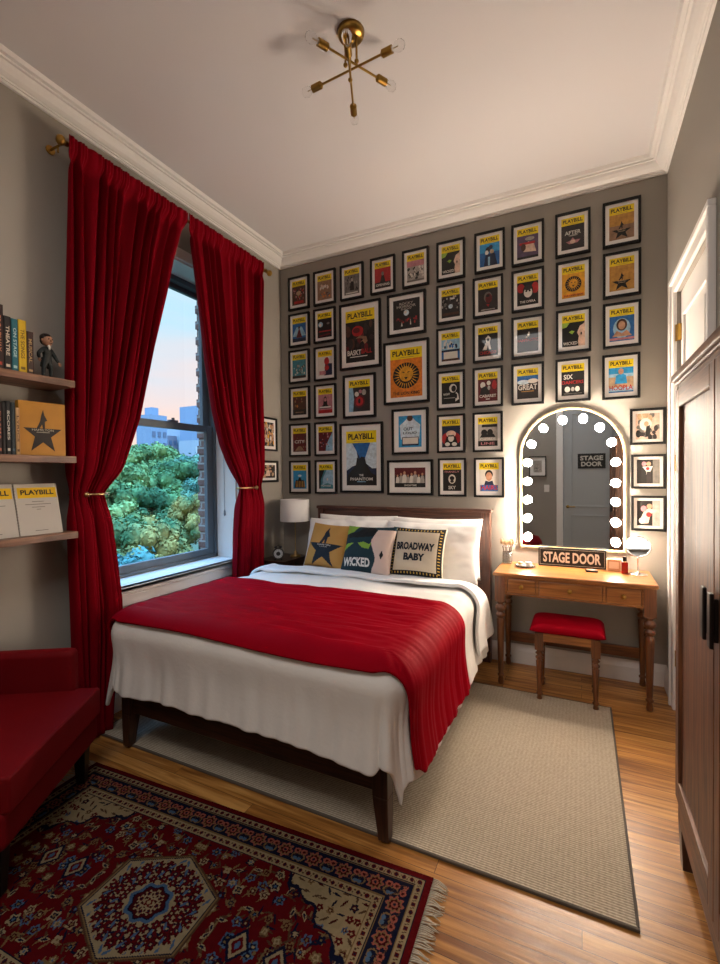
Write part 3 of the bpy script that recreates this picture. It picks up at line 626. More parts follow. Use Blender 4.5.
def smooth01(t): t = max(0, min(1, t)); return t * t * (3 - 2 * t)
def drape(rect, zt, r, off, s0, s1, tf0, tf1, nu, nv, mt, wr, hang_wr, flare=0.06, wf=(3, 3), corner=0.18, seed=0.0, puff=0.0, damp=0.0):
    x0, x1, y0, y1 = rect
    def pos(u, v):
        s = s0 + (s1 - s0) * u
        sd = max(x0 - s, s - x1, 0)
        t0 = tf0(s, sd); t1 = tf1(s, sd); t = t0 + (t1 - t0) * v
        cx = min(max(s, x0), x1); cy = max(t, y0)
        ex, ey = s - cx, t - cy; d = math.hypot(ex, ey)
        if d > 1e-7: n = Vector((ex / d, ey / d, 0)); sn = abs(2 * n.x * n.y)
        else: n = Vector((0, 0, 0)); sn = 0
        d = d * (1 - corner * sn)
        R = r + off; th = min(d / R, PI / 2); hang = max(0, d - R * PI / 2)
        q = Vector((cx + n.x * 0.3, cy + n.y * 0.3, seed))
        top = wr * (noise.noise(Vector((q.x * wf[0], q.y * wf[1], seed))) + 0.5 * noise.noise(Vector((q.x * wf[0] * 2.3, q.y * wf[1] * 2.3, seed + 4))))
        if damp: top *= 1 - damp * math.exp(-((d - R) / 0.16) ** 2)
        fold = hang_wr * smooth01(hang / 0.25) * (noise.noise(Vector((q.x * 9, q.y * 9, seed + 9))) + 0.6 * noise.noise(Vector((q.x * 19, q.y * 19, seed + 2 + hang))))
        out = R * math.sin(th) + flare * smooth01(hang / 0.4) * hang * 1.6 + fold + top * math.sin(th)
        # duvet loft at the bend
        out += puff * math.exp(-((d - R * 1.2) / (R * 1.2)) ** 2) * (d > 0)
        z = zt + off - R * (1 - math.cos(th)) - hang + top * math.cos(th)
        z += puff * 0.6 * math.sin(PI * smooth01((cx - x0) / (x1 - x0)))
        return (cx + n.x * out, cy + n.y * out, z)
    mb = MB(); mb.sheet(pos, nu, nv, mt); return mb
RECT = (-2.24, -0.735, 1.735, 9.0)
hemn = lambda s, k: 0.025 * noise.noise(Vector((s * 3, k, 0)))
dv = drape(RECT, 0.735, 0.10, 0.0, -2.24 - 0.50, -0.735 + 0.54, lambda s, sd: 1.735 - 0.455 - hemn(s, 1) - 0.02 * smooth01((s + 1.2) / 0.6), lambda s, sd: 3.02 + 0.22 * smooth01(sd / 0.5), 150, 150, LINEN, 0.014, 0.026, wf=(3.5, 6), puff=0.016)
do = dv.build('duvet', solid=0.022, sub=1); tag(do, 'white linen duvet draped over the foot and sides of the bed', 'duvet')
fb = drape(RECT, 0.735, 0.10, 0.034, -2.24 - 0.45, -0.735 + 0.50, lambda s, sd: 2.88 + 0.06 * noise.noise(Vector((s * 2, 3, 1))), lambda s, sd: 3.04 + (0.33 if s > -1 else 0.2) * smooth01(sd / 0.45), 110, 26, SHEET, 0.010, 0.02, wf=(3, 4), seed=3.3, puff=0.012)
fb.build('turned_down_edge', do, solid=0.022, sub=1)
bl = drape(RECT, 0.735, 0.10, 0.036, -2.24 - 0.36, -0.735 + 0.55, lambda s, sd: 1.735 - 0.125 - 0.05 * smooth01((sd - .1) / .4) - 0.01 * math.sin(s * 4), lambda s, sd: 2.50 + 0.012 * math.sin(s * 5) + 0.04 * smooth01(sd / .5), 170, 150, VELVET, 0.013, 0.015, wf=(3.2, 14), seed=7.7, puff=0.014, damp=0.55)
tag(bl.build('bed_throw', solid=0.016, sub=1), 'crimson velvet throw spread across the foot of the white duvet', 'throw')

# pillows and cushions
def inpoly(x, y, P):
    c = False; n = len(P)
    for i in range(n):
        x1, y1 = P[i]; x2, y2 = P[(i + 1) % n]
        if (y1 > y) != (y2 > y) and x < (x2 - x1) * (y - y1) / (y2 - y1) + x1: c = not c
    return c
def cushion(o, name, w, h, t, mt, back=None, art=None, n=60, pinch=0.06, wr=0.006, seed=0, power=2.6, ear=0.0):
    """plump pillow standing on its lower edge, facing local -Y"""
    def base(u, v, side):
        a, b = 2 * u - 1, 2 * v - 1
        k = (max(0, 1 - abs(a) ** power) * max(0, 1 - abs(b) ** power)) ** 0.5
        x = w / 2 * a * (1 - pinch * (1 - b * b)) * (1 + ear * abs(a * b)); z = h / 2 + h / 2 * b * (1 - pinch * (1 - a * a)) * (1 + ear * abs(a * b))
        ww = wr * k * (noise.noise(Vector((a * 2.2 + seed, b * 2.2, side))) + .5 * noise.noise(Vector((a * 5 + seed, b * 5, side))))
        return (x, side * (t / 2 * k + ww), z)
    mb = MB()
    for side in (-1, 1):
        m0 = mt if side < 0 else (back or mt)
        if art is None or side > 0: mb.sheet(lambda u, v: base(u, v, side), n, n, m0)
        else:
            vs = [base(i / n, j / n, side) for j in range(n + 1) for i in range(n + 1)]; b = len(mb.v)
            by = {}
            for j in range(n):
                for i in range(n):
                    mm = art((i + .5) / n, (j + .5) / n) or m0; by.setdefault(mm.name, (mm, []))[1].append((j * (n + 1) + i, j * (n + 1) + i + 1, (j + 1) * (n + 1) + i + 1, (j + 1) * (n + 1) + i))
            mb.add(vs, [], m0)
            for mm, fs in by.values():
                k = mb.m(mm); mb.f += [tuple(q + b for q in f) for f in fs]; mb.mi += [k] * len(fs); mb.sm += [True] * len(fs)
    ob = mb.build(name, o, weld=True)
    return ob, base
def place(label, cat, name, loc, rz, tilt, group=None, roll=0):
    o = thing(name, label, cat, loc, rz, group); o.rotation_euler = (tilt, roll, rz); return o
BZT = 0.766
for (x, y, rz, tl, lab, sd, w, zz) in [(-1.76, 3.48, 0.0, -0.20, 'white sleeping pillow against the headboard, behind the gold and green cushions', 1, 0.74, -0.004), (-1.06, 3.47, 0.0, -0.22, 'white sleeping pillow against the headboard, behind the lettered cushion', 5, 0.74, -0.004),
                                   (-1.775, 3.30, 0.03, -0.33, 'front white pillow beneath the gold star cushion', 9, 0.74, 0.0), (-1.05, 3.29, -0.04, -0.33, 'front white pillow beneath the cream lettered cushion, nearest the vanity', 13, 0.76, 0.0)]:
    o = place(lab, 'pillow', 'pillow', (x, y, 0.70 + zz), rz, tl, 'white bed pillows')
    cushion(o, 'pillowcase', w, 0.455 if zz < 0 else 0.44, 0.19, SHEET, n=44, pinch=0.035, wr=0.03, seed=sd, power=2.8, ear=0.02)
    pp = MB(); pp.path([(-w / 2 * .96, 0, .02), (-w / 2 * .965, 0, .44)], .004, SHEET, n=6); pp.build('piped_edge', o)
GOLDC = mat('cushion_gold_cloth', '#b98a45', 0.85, bump=0.1, bscale=150, var=0.1, vscale=8); INKC = mat('cushion_dark_ink', '#14202c', 0.85)
DKGR = mat('cushion_dark_green', '#12303a', 0.85, bump=0.1, bscale=150); LIME = mat('cushion_lime', '#7fa63a', 0.85); BLKC = mat('cushion_black', '#101214', 0.85); PINKC = mat('cushion_blush', '#d3bdb2', 0.85); CREAMC = mat('cushion_cream', '#cfc3ad', 0.85, bump=0.1, bscale=150)
WHITEC = mat('cushion_white_ink', '#dcdcd6', 0.8); YELC = mat('cushion_gold_ink', '#c9a548', 0.7)
def star(cx, cy, R, r, n=5, rot=PI / 2):
    return [(cx + (R if k % 2 == 0 else r) * math.cos(rot + k * PI / n), cy + (R if k % 2 == 0 else r) * math.sin(rot + k * PI / n)) for k in range(2 * n)]
def tilted_star(cx, cy, R): # flat-topped star
    return [(cx - R, cy + .30 * R), (cx - .28 * R, cy + .26 * R)] and star(cx, cy, R, R * .42)
ST = [(.5 + a * .42, .36 + b * .36) for a, b in [(-1, .42), (1, .42), (.42, -.10), (.62, -.95), (0, -.42), (-.62, -.95), (-.42, -.10)]]
SPIRE = [(.36, .5), (.44, .66), (.47, .80), (.51, .92), (.535, .80), (.60, .69), (.545, .66), (.545, .5), (.50, .5), (.485, .6), (.42, .5)]
def art_star(u, v):
    if inpoly(u, v, ST) or inpoly(u, v, SPIRE): return INKC
def cushion_text(o, base, s, cu, cv, w, h, W, Hh, mt, bold=0.03, sub=6):
    vs, fs = text_geo(s, bold); mb = MB()
    def P(a, b):
        x, y, z = base(cu + a * w, cv + b * h, -1); return (x, y - 0.003, z)
    mb.add([P(a, b) for a, b, in vs], fs, mt); mb.build('lettering', o)
o = place('gold cushion printed with a dark flat-topped star, nearest the bedside lamp', 'cushion', 'throw_cushion', (-1.815, 3.07, BZT), math.radians(-9), -0.40, 'printed cushions', 0.02)
ob, bs = cushion(o, 'cover', 0.41, 0.362, 0.14, GOLDC, art=art_star, n=84, seed=2)
cushion_text(o, bs, 'HAMILTON', .5, .475, .34, .035, 0, 0, WHITEC, 0.0); cushion_text(o, bs, 'AN AMERICAN MUSICAL', .5, .432, .22, .016, 0, 0, WHITEC, 0.0)
def art_green(u, v):
    if u > .70 + .05 * math.sin((v - .1) * 9.0) - .12 * max(0, v - .5) and v < .90:
        if abs(u - .86) < .035 * (1 - abs(v - .38) / .09): return BLKC
        return PINKC
    if inpoly(u, v, [(.10, .70), (.55, .74), (.98, .84), (.98, .92), (.70, .88), (.58, .99), (.38, .99), (.32, .86), (.1, .80)]): return BLKC
    if inpoly(u, v, [(0, .99), (.28, .99), (.20, .84), (.02, .78)]) or inpoly(u, v, [(.34, .60), (.46, .63), (.60, .58), (.66, .66), (.60, .48), (.46, .50)]) or inpoly(u, v, [(.0, .40), (.14, .50), (.26, .60), (.10, .58), (.0, .54)]): return LIME
o = place('dark green cushion with white lettering and a blush side panel, middle of the printed cushions', 'cushion', 'throw_cushion', (-1.425, 2.985, BZT), math.radians(-7), -0.42, 'printed cushions', -0.03)
ob, bs = cushion(o, 'cover', 0.43, 0.372, 0.14, DKGR, art=art_green, n=84, seed=6)
cushion_text(o, bs, 'WICKED', .37, .20, .58, .18, 0, 0, WHITEC, 0.04)
def art_cream(u, v):
    e = min(u, v, 1 - u, 1 - v)
    if e < .10 and e > 0.012:
        a = v if min(u, 1 - u) < min(v, 1 - v) else u
        return YELC if (abs((a * 17) % 1 - .5) < .24 and abs(e - .055) < .02) else BLKC
    return None
o = place('cream cushion lettered BROADWAY BABY inside a dotted black border', 'cushion', 'throw_cushion', (-1.055, 3.035, BZT), math.radians(3), -0.38, 'printed cushions', 0.02)
ob, bs = cushion(o, 'cover', 0.40, 0.365, 0.14, CREAMC, art=art_cream, n=102, seed=11)
cushion_text(o, bs, 'BROADWAY', .49, .585, .72, .16, 0, 0, INKC, 0.05); cushion_text(o, bs, 'BABY', .49, .37, .40, .15, 0, 0, INKC, 0.05)

# ---------------------------------------------------------------- curtains
def interp(tab, z):
    if z >= tab[0][0]: return tab[0][1]
    for (a, va), (b, vb) in zip(tab, tab[1:]):
        if z >= b: t = (a - z) / (a - b); return va + (vb - va) * t
    return tab[-1][1]
def curtain(name, label, ya, yb, N, seed, flip):
    Z0, Z1 = 0.012, 3.372
    def fn(u, v):
        z = Z1 - (Z1 - Z0) * v
        a, b = interp(ya, z), interp(yb, z); wd = b - a
        uu = u + 0.018 * math.sin(u * 17 + seed) + 0.01 * math.sin(u * 41 + seed + z * .6)
        y = a + wd * u
        ph = 2 * PI * N * uu + 0.5 * math.sin(z * 1.1 + seed)
        top = smooth01((z - 3.20) / 0.12)
        amp = (0.034 + 0.020 * smooth01((3.1 - z) / 1.6)) * (0.85 + 0.9 * noise.noise(Vector((u * 7, z * .5, seed))))
        near = math.exp(-((z - 1.40) / 0.10) ** 2); amp *= (1 - 0.62 * near)
        amp = amp * (1 - top) + 0.005 * top
        sp_ = math.sin(ph); x = -2.545 + amp * (math.copysign(abs(sp_) ** 0.8, sp_)) + 0.22 * amp * math.sin(2 * ph + 1)
        if top > 0: x += 0.004 * top * math.sin(ph * 3.1 + 1)
        y += 0.35 * amp * math.cos(ph) * (1 - top)
        x += 0.03 * smooth01((z - 3.24) / 0.08)
        return (x, y, z)
    mb = MB(); mb.sheet(fn, 300, 150, CURT); o = mb.build(name, solid=0.004, recalc=False); return tag(o, label, 'curtain', 'red velvet curtains')
LA = [(3.4, 1.585), (1.5, 1.575), (0, 1.60)]
LB = [(3.4, 2.425), (3.30, 2.419), (2.99, 2.323), (2.75, 2.266), (2.25, 2.125), (1.87, 2.011), (1.54, 1.864), (1.405, 1.765), (1.30, 1.772), (1.16, 1.79), (.94, 1.822), (.74, 1.85), (.56, 1.853), (.18, 1.80), (0, 1.79)]
RA = [(3.4, 2.43), (3.30, 2.433), (2.86, 2.503), (2.38, 2.571), (2.0, 2.65), (1.75, 2.735), (1.61, 2.818), (1.396, 2.965), (1.30, 2.94), (1.03, 2.905), (.66, 2.885), (0, 2.88)]
RB = [(3.4, 3.285), (3.2, 3.275), (2.35, 3.245), (1.4, 3.235), (0, 3.235)]
curtain('curtain', 'red velvet curtain beside the floating shelves, swept back by a gold holdback', LA, LB, 12, 0.3, 1)
curtain('curtain', 'red velvet curtain nearest the poster wall, swept back above the bed', RA, RB, 11, 2.1, -1)
rod = thing('curtain_rod', 'brass curtain rod with ball finials above the window', 'curtain rod', (-2.545, 1.60, 3.335))
m_ = MB(); m_.cyl((0, 0.0, 0), (0, 1.765, 0), 0.011, BRASS); m_.build('rod_pole', rod)
for y, s in ((-0.0, -1), (1.765, 1)):
    m_ = MB(); m_.lathe([(0.012, 0.0), (0.016, 0.006), (0.010, 0.014), (0.018, 0.022), (0.027, 0.036), (0.027, 0.048), (0.018, 0.06), (0.004, 0.065)], BRASS, 0, y, 0, n=20, T=Matrix.Rotation(-s * PI / 2, 3, 'X')); m_.build('finial', rod)
for y in (-0.02, 1.755):
    m_ = MB(); m_.cyl((-0.134, y, 0), (-0.01, y, 0), 0.006, BRASS, n=10); m_.cyl((-0.134, y, 0), (-0.126, y, 0), 0.024, BRASS); m_.cyl((0, y - 0.008, 0), (0, y + 0.008, 0), 0.016, BRASS); m_.cyl((-0.06, y, 0), (-0.06, y, -.035), 0.005, BRASS, n=8); m_.build('bracket', rod)
def holdback(label, y0, y1, z, knob):
    o = thing('curtain_holdback', label, 'holdback', (-2.545, (y0 + y1) / 2, z), 0, 'gold curtain holdbacks'); w = (y1 - y0) / 2 + 0.012
    m_ = MB(); m_.path([(0.052 * math.cos(a) * (1 if math.cos(a) > 0 else .9), w * math.sin(a), 0) for a in [2 * PI * k / 40 for k in range(40)]], 0.007, GOLD, n=8, closed=True); m_.build('tie_ring', o)
    m_ = MB(); m_.sphere((0.03, knob * w, 0), 0.016, GOLD, n=12); m_.cyl((-.13, knob * w, 0), (0.03, knob * w, 0), 0.006, GOLD, n=8); m_.build('knob', o)
holdback('gold holdback around the curtain nearest the shelves', 1.655, 1.765, 1.40, -1)
holdback('gold holdback around the curtain nearest the poster wall', 2.955, 3.13, 1.395, 1)

# ---------------------------------------------------------------- shelves and what stands on them
def shelf(zt, label):
    o = thing('floating_shelf', label, 'shelf', (-2.565, 1.55, zt - 0.036), 0, 'floating walnut shelves')
    m_ = MB(); m_.box(-0.112, 0.115, -1.6, 0, 0, 0.036, SHELFW); m_.build('shelf_board', o, bevel=0.002)
Z1s, Z2s, Z3s = 2.017, 1.612, 1.207
shelf(Z1s, 'topmost floating walnut shelf, carrying upright books and a figurine'); shelf(Z2s, 'middle floating walnut shelf, carrying slim books and a gold star book'); shelf(Z3s, 'lowest floating walnut shelf, carrying white programme booklets')
PAPER = mat('book_paper', '#b5a68c', 0.9)
def book(y1, th, hgt, dep, z, col, label, ink='#cbb894', title=None, group='books on the topmost shelf', ink2=None):
    """spine faces +X; y1 = edge nearer the window"""
    o = thing('book', label, 'book', (-2.485, y1 - th / 2, z), 0, group)
    c = mat('book_cover_' + col.strip('#'), col, 0.55); p = MB(); t = 0.003
    p.box(-dep, 0, -th / 2, -th / 2 + t, 0, hgt, c); p.box(-dep, 0, th / 2 - t, th / 2, 0, hgt, c); p.box(-t, 0, -th / 2 + t, th / 2 - t, 0, hgt, c); p.build('cover', o, bevel=0.0015)
    p = MB(); p.box(-dep + 0.004, -t, -th / 2 + t, th / 2 - t, 0.004, hgt - 0.004, PAPER); p.build('pages', o)
    ik = mat('book_ink_' + ink.strip('#'), ink, 0.6); p = MB()
    if title:
        put_text(p, title, lambda a, b: (0.0006, b, hgt * 0.55 - a), hgt * 0.55, th * 0.5, ik, 0.02)
    p.box(0, 0.0006, -th * .28, th * .28, hgt * .07, hgt * .12, mat('book_ink_' + (ink2 or ink).strip('#'), ink2 or ink, 0.6)); p.build('spine_print', o)
yb = 1.365
for th, h, d, c, ink, ti, lab in [(0.030, .215, .15, '#3a2622', '#a98a5c', 'MUSICAL', 'charcoal book with pale spine lettering, beside the figurine'),
                              (0.036, .262, .16, '#c9a418', '#6b5410', 'THE SONGS', 'bright yellow book on the topmost shelf'),
                              (0.028, .258, .16, '#20606a', '#a7c3c0', 'ON STAGE', 'teal book beside the yellow book'),
                              (0.030, .262, .16, '#1d1817', '#c9b8a4', 'THEATRE', 'black book with cream lettering beside the teal book'),
                              (0.042, .31, .17, '#2f1a16', '#c07a5a', 'BROADWAY', 'tallest dark brown book with a red-brown spine base'),
                              (0.034, .28, .16, '#241a18', '#8a7a66', 'PLAYS', 'dark book at the frame edge of the topmost shelf')]:
    book(yb, th, h, d, Z1s, c, lab, ink, ti, ink2='#a83a28' if 'tallest' in lab else None); yb -= th + 0.002
yb = 1.295
for th, h, c, ink, ti, lab in [(0.018, .232, '#b08a5a', '#5a3c22', 'LYRICS', 'thin tan book on the middle shelf, touching the star book'), (0.018, .255, '#15242a', '#3c5058', None, 'thin slate book beside the tan book'), (0.020, .258, '#101010', '#c9c2b6', 'SCORES', 'black book with white spine lettering on the middle shelf'),
                           (0.014, .25, '#16120f', '#3a302a', None, 'thin black book between two lettered spines'), (0.018, .25, '#2a1512', '#b06a50', 'DRAMA', 'dark book with reddish spine letters on the middle shelf'), (0.03, .25, '#121010', '#6a6058', 'STAGE', 'thick black book at the frame edge of the middle shelf')]:
    book(yb, th, h, .15, Z2s, c, lab, ink, ti, group='books on the middle shelf'); yb -= th + 0.002
# gold star book facing out
GB = mat('gold_book_cover', '#b07a26', 0.45, var=0.22, vscale=14); GBI = mat('gold_book_ink', '#221a16', 0.6); GBT = mat('gold_book_title', '#b9b0a0', 0.6)
sb = thing('picture_book', 'square gold book with a dark star, facing out on the middle shelf', 'book', (-2.50, 1.408, Z2s), math.radians(90)); sb.rotation_euler = (0, 0, math.radians(84))
w, h = 0.215, 0.275
p = MB(); p.box(-w / 2, w / 2, -0.003, 0, 0, h, GB); p.box(-w / 2, w / 2, 0.03, 0.033, 0, h, GB); p.box(-w / 2, -w / 2 + .003, 0, 0.03, 0, h, GB); p.build('cover', sb, bevel=0.0015)
p = MB(); p.box(-w / 2 + .003, w / 2 - .004, 0, 0.03, 0.004, h - 0.004, PAPER); p.build('pages', sb)
p = MB(); p.prism([(-.105 * 1.0 + a * .21, .02 + b * .235) for a, b in ST], -0.0042, -0.003, GBI); p.prism([(-.105 + a * .21, .02 + b * .235) for a, b in SPIRE], -0.0042, -0.003, GBI)
put_text(p, 'HAMILTON', lambda a, b: (a, -0.0045, .02 + .475 * .235 + b), .10, .011, GBT, .0); p.box(-.03, .03, -.0046, -.0042, .02 + .42 * .235, .02 + .43 * .235, GBT); p.build('cover_print', sb)
# programme booklets on the lowest shelf
BOOKW = mat('booklet_white', '#b9b2a8', 0.7); BANDY = mat('booklet_yellow', '#e0b400', 0.6); INK = mat('print_black', '#1c1812', 0.6); GREYINK = mat('print_grey', '#6f6964', 0.7)
def booklet(y, label, rz, title='PLAYBILL'):
    o = thing('programme_booklet', label, 'booklet', (-2.505, y, Z3s), 0, 'white programme booklets'); o.rotation_euler = (math.radians(-14), 0, rz)
    w, h = 0.20, 0.268
    p = MB(); p.box(-w / 2, w / 2, 0, .010, 0, h, BOOKW); bo = p.build('cover', o, bevel=0.001)
    p = MB(); p.box(-w / 2 + .012, w / 2 - .006, -.0006, 0, h - .075, h - .02, BANDY); put_text(p, title, lambda a, b: (a + .003, -.0012, h - .045 + b), .155, .026, INK, .03)
    for k, (ww, zz) in enumerate([(.055, .172), (.12, .158), (.06, .143), (.02, .131), (.06, .02)]): p.box(-ww / 2, ww / 2, -.0006, 0, zz, zz + .003, GREYINK)
    p.build('cover_print', bo)
    p = MB()
    for k in range(18): 
        a = .01 + k * .0146; p.path([(-w / 2 + .004 * math.cos(t), .005 + .009 * math.sin(t), a) for t in [2 * PI * q / 8 for q in range(8)]], .0009, CHROME, n=4, closed=True)
    p.build('spiral_binding', o)
booklet(1.40, 'white programme booklet with yellow title band, nearest the curtain on the lowest shelf', math.radians(86)); booklet(1.19, 'white programme booklet partly cut off on the lowest shelf', math.radians(88)); booklet(0.95, 'white programme booklet at the far end of the lowest shelf', math.radians(88))
# figurine
fig = thing('figurine', 'small figurine of a man in a dark tailcoat standing on the topmost shelf', 'figurine', (-2.535, 1.458, Z1s), math.radians(100)); fig.scale = (1.1, 1.1, 1.1)
SK = mat('figurine_skin', '#a8795c', 0.5); CO = mat('figurine_coat', '#0c1413', 0.6); HR = mat('figurine_hair', '#1d120d', 0.6); WH = mat('figurine_cravat', '#c9c4ba', 0.6); TR = mat('figurine_trousers', '#14181a', 0.6)
def skin(name, parent, verts, edges, radii, mt, sub=2):
    me = bpy.data.meshes.new(name); me.from_pydata(verts, edges, []); o = bpy.data.objects.new(name, me); COL.objects.link(o); o.parent = parent; me.materials.append(mt)
    s = o.modifiers.new('skin', 'SKIN'); s.use_smooth_shade = True
    for i, r in enumerate(radii): me.skin_vertices[0].data[i].radius = (r, r) if not isinstance(r, tuple) else r
    me.skin_vertices[0].data[0].use_root = True
    q = o.modifiers.new('smooth', 'SUBSURF'); q.levels = sub; q.render_levels = sub; return o
skin('body', fig, [(0, 0, .088), (0, 0, .115), (0, 0, .140), (0, 0, .158), (-.014, 0, .085), (-.020, -.002, .05), (-.022, 0, .012), (-.023, -.014, .007), (.014, 0, .085), (.022, .004, .05), (.026, .008, .012), (.028, -.008, .007), (-.022, 0, .140), (-.040, .006, .118), (-.030, .012, .098), (.022, 0, .140), (.038, -.006, .112), (.046, -.016, .088)],
     [(0, 1), (1, 2), (2, 3), (0, 4), (4, 5), (5, 6), (6, 7), (0, 8), (8, 9), (9, 10), (10, 11), (2, 12), (12, 13), (13, 14), (2, 15), (15, 16), (16, 17)], [.016, .015, .017, .009, .012, .010, .0075, .006, .012, .010, .0075, .006, .011, .0095, .008, .011, .0095, .007], CO, 1)
hdm = MB(); hdm.sphere((0, -.002, .186), .025, SK, n=16, sc=(.92, .95, 1.12)); hdm.sphere((0, -.027, .182), .005, SK, n=8, sc=(.8, 1.2, 1.2)); hdm.sphere((-.024, 0, .184), .005, SK, n=8, sc=(.6, 1, 1.3)); hdm.sphere((.024, 0, .184), .005, SK, n=8, sc=(.6, 1, 1.3))
for s in (-1, 1): hdm.sphere((s * .009, -.0235, .190), .003, HR, n=8)
hdm.box(-.008, .008, -.0265, -.022, .1695, .1712, HR); ho = hdm.build('head', fig)
hm = MB(); hm.sphere((0, .006, .198), .0265, HR, n=14, sc=(1, .95, .85)); hm.sphere((0, .014, .184), .022, HR, n=12, sc=(1, .7, .9)); hm.sphere((-.008, -.012, .208), .012, HR, n=10, sc=(1.3, 1, .6)); hm.build('hair', ho)
hm = MB()
for k, (x, y, z) in enumerate([(-.028, .016, .094), (.047, -.020, .082)]):
    hm.sphere((x, y, z), .0065, SK, n=8, sc=(.9, .7, 1.1))
    for q in range(4): hm.cyl((x - .004 + q * .0027, y - .002, z - .004), (x - .0045 + q * .003, y - .006, z - .012), .0015, SK, n=6)
    hm.cyl((x + .004, y - .003, z), (x + .007, y - .008, z - .003), .0016, SK, n=6)
hm.build('hands', fig)
tm = MB(); tm.prism([(-.019, .105), (.019, .105), (.026, .060), (.012, .052), (0, .066), (-.012, .052), (-.026, .060)], .002, .016, CO); tm.build('coat_tails', fig, bevel=.003)
tm = MB(); tm.sphere((0, -.014, .156), .008, WH, n=10, sc=(1, .7, 1)); tm.sphere((0, -.016, .146), .006, WH, n=10, sc=(.8, .6, 1.2)); tm.build('cravat', fig)
tm = MB(); tm.lathe([(.001, 0), (.040, 0), (.040, .004), (.036, .006), (.001, .006)], BLACK, n=24); tm.build('base', fig)

# ---------------------------------------------------------------- armchair
ac = thing('armchair', 'red velvet armchair with dark tapered legs at the corner of the Persian rug', 'armchair', (-2.26, 0.99, 0), math.radians(122))
s_ = MB(); s_.box(-.36, .36, -.318, .24, .19, .335, CHAIRV); so = s_.build('seat_base', ac, bevel=.03, seg=4)
c_ = MB()
def cush(u, v):
    return None
pts = [(-.345, -.335), (.345, -.335), (.345, -.225), (.325, -.22), (.325, .16), (-.325, .16), (-.325, -.22), (-.345, -.225)]
c_.prism(pts, .325, .455, CHAIRV, 'XY'); co_ = c_.build('seat_cushion', ac, bevel=.036, seg=6)
pm = MB()
def rr(z): return [(-.325, -.326, z), (0, -.329, z), (.325, -.326, z)]
pm.path(rr(.440), .005, CHAIRV, n=6); pm.path(rr(.345), .005, CHAIRV, n=6); pm.build('piping', co_)
for s in (-1, 1):
    a_ = MB(); a_.box(min(s * .33, s * .405), max(s * .33, s * .405), -.215, .235, .21, .645, CHAIRV); a_.build('armrest', ac, bevel=.03, seg=5)
b_ = MB(); b_.box(-.33, .33, .12, .235, .3, .86, CHAIRV); b_.build('backrest', ac, bevel=.04, seg=5)
for x, y in ((-.30, -.262), (.30, -.262), (-.3, .19), (.3, .19)):
    l_ = MB(); l_.taper(x - .03, x + .03, y - .03, y + .03, 0.0095, .215, .62, BLACKW); l_.build('leg', ac, bevel=.003)

# ---------------------------------------------------------------- bedside table, lamp, clock
ns = thing('nightstand', 'dark wood bedside table between the curtain and the bed', 'nightstand', (-2.43, 3.54, 0))
m_ = MB(); m_.box(-.24, .055, -.20, .20, .70, .725, DARKWOOD); m_.build('tabletop', ns, bevel=.004)
m_ = MB(); m_.box(-.225, .04, -.18, .19, .42, .70, DARKWOODZ); m_.build('carcass', ns, bevel=.003)
m_ = MB(); m_.box(-.205, .02, -.192, -.18, .50, .68, DARKWOOD); dw = m_.build('drawer', ns, bevel=.003)
m_ = MB(); m_.sphere((-.092, -.206, .59), .013, BRASS, n=12); m_.cyl((-.092, -.19, .59), (-.092, -.206, .59), .006, BRASS, n=10); m_.build('knob', dw)
for x in (-.20, .015):
    for y in (-.155, .165): m_ = MB(); m_.taper(x - .022, x + .022, y - .022, y + .022, 0, .42, .6, DARKWOODZ); m_.build('leg', ns)
lm = thing('table_lamp', 'small brass bedside lamp with a white drum shade', 'lamp', (-2.445, 3.62, .725)); lm.scale = (1, 1, .985)
m_ = MB(); m_.lathe([(.001, 0), (.05, 0), (.05, .012), (.046, .018), (.016, .02), (.014, .05), (.006, .055), (.005, .06), (.005, .40), (.012, .405), (.012, .43), (.001, .43)], GOLD, n=28); m_.build('base', lm)
SHADE = mat('lamp_shade_fabric', '#d4d2d2', 0.9, spec=.1, bump=.05, bscale=300)
m_ = MB(); m_.lathe([(.142, .345), (.136, .55), (.133, .55), (.139, .345)], SHADE, n=48); me_ = m_.build('lamp_shade', lm)
bm = bmesh.new(); bm.from_mesh(me_.data); bmesh.ops.delete(bm, geom=[f for f in bm.faces if len(f.verts) > 4], context='FACES_ONLY'); bm.to_mesh(me_.data); bm.free()
m_ = MB(); m_.sphere((0, 0, .46), .028, mat('lamp_bulb_off', '#d8d4cc', .3), n=12, sc=(1, 1, 1.3)); m_.cyl((-.137, 0, .535), (.137, 0, .535), .0015, GOLD, n=6); m_.cyl((0, -.137, .535), (0, .137, .535), .0015, GOLD, n=6); m_.cyl((0, 0, .43), (0, 0, .535), .002, GOLD, n=6); m_.build('bulb', lm)
ck = thing('alarm_clock', 'small round alarm clock on the bedside table', 'clock', (-2.485, 3.40, .725), 0); ck.rotation_euler = (0, 0, math.radians(38))
DARKM = mat('clock_dark_metal', '#4b4a4c', .35, .6); FACE = mat('clock_face', '#d9dde0', .5)
m_ = MB(); m_.lathe([(.001, -.022), (.042, -.022), (.050, -.015), (.052, 0), (.048, .022), (.001, .026)], DARKM, 0, 0, .062, n=32, axis='Y'); m_.cyl((-.02, 0, .02), (-.032, 0, 0), .005, DARKM, n=8); m_.cyl((.02, 0, .02), (.032, 0, 0), .005, DARKM, n=8); m_.build('case', ck)
m_ = MB(); m_.cyl((0, -.0245, .062), (0, -.022, .062), .041, FACE, n=32)
for k in range(12): a = k * PI / 6; m_.box(-.0015 + .034 * math.sin(a), .0015 + .034 * math.sin(a), -.0255, -.0245, .062 + .034 * math.cos(a) - .003, .062 + .034 * math.cos(a) + .003, DARKM)
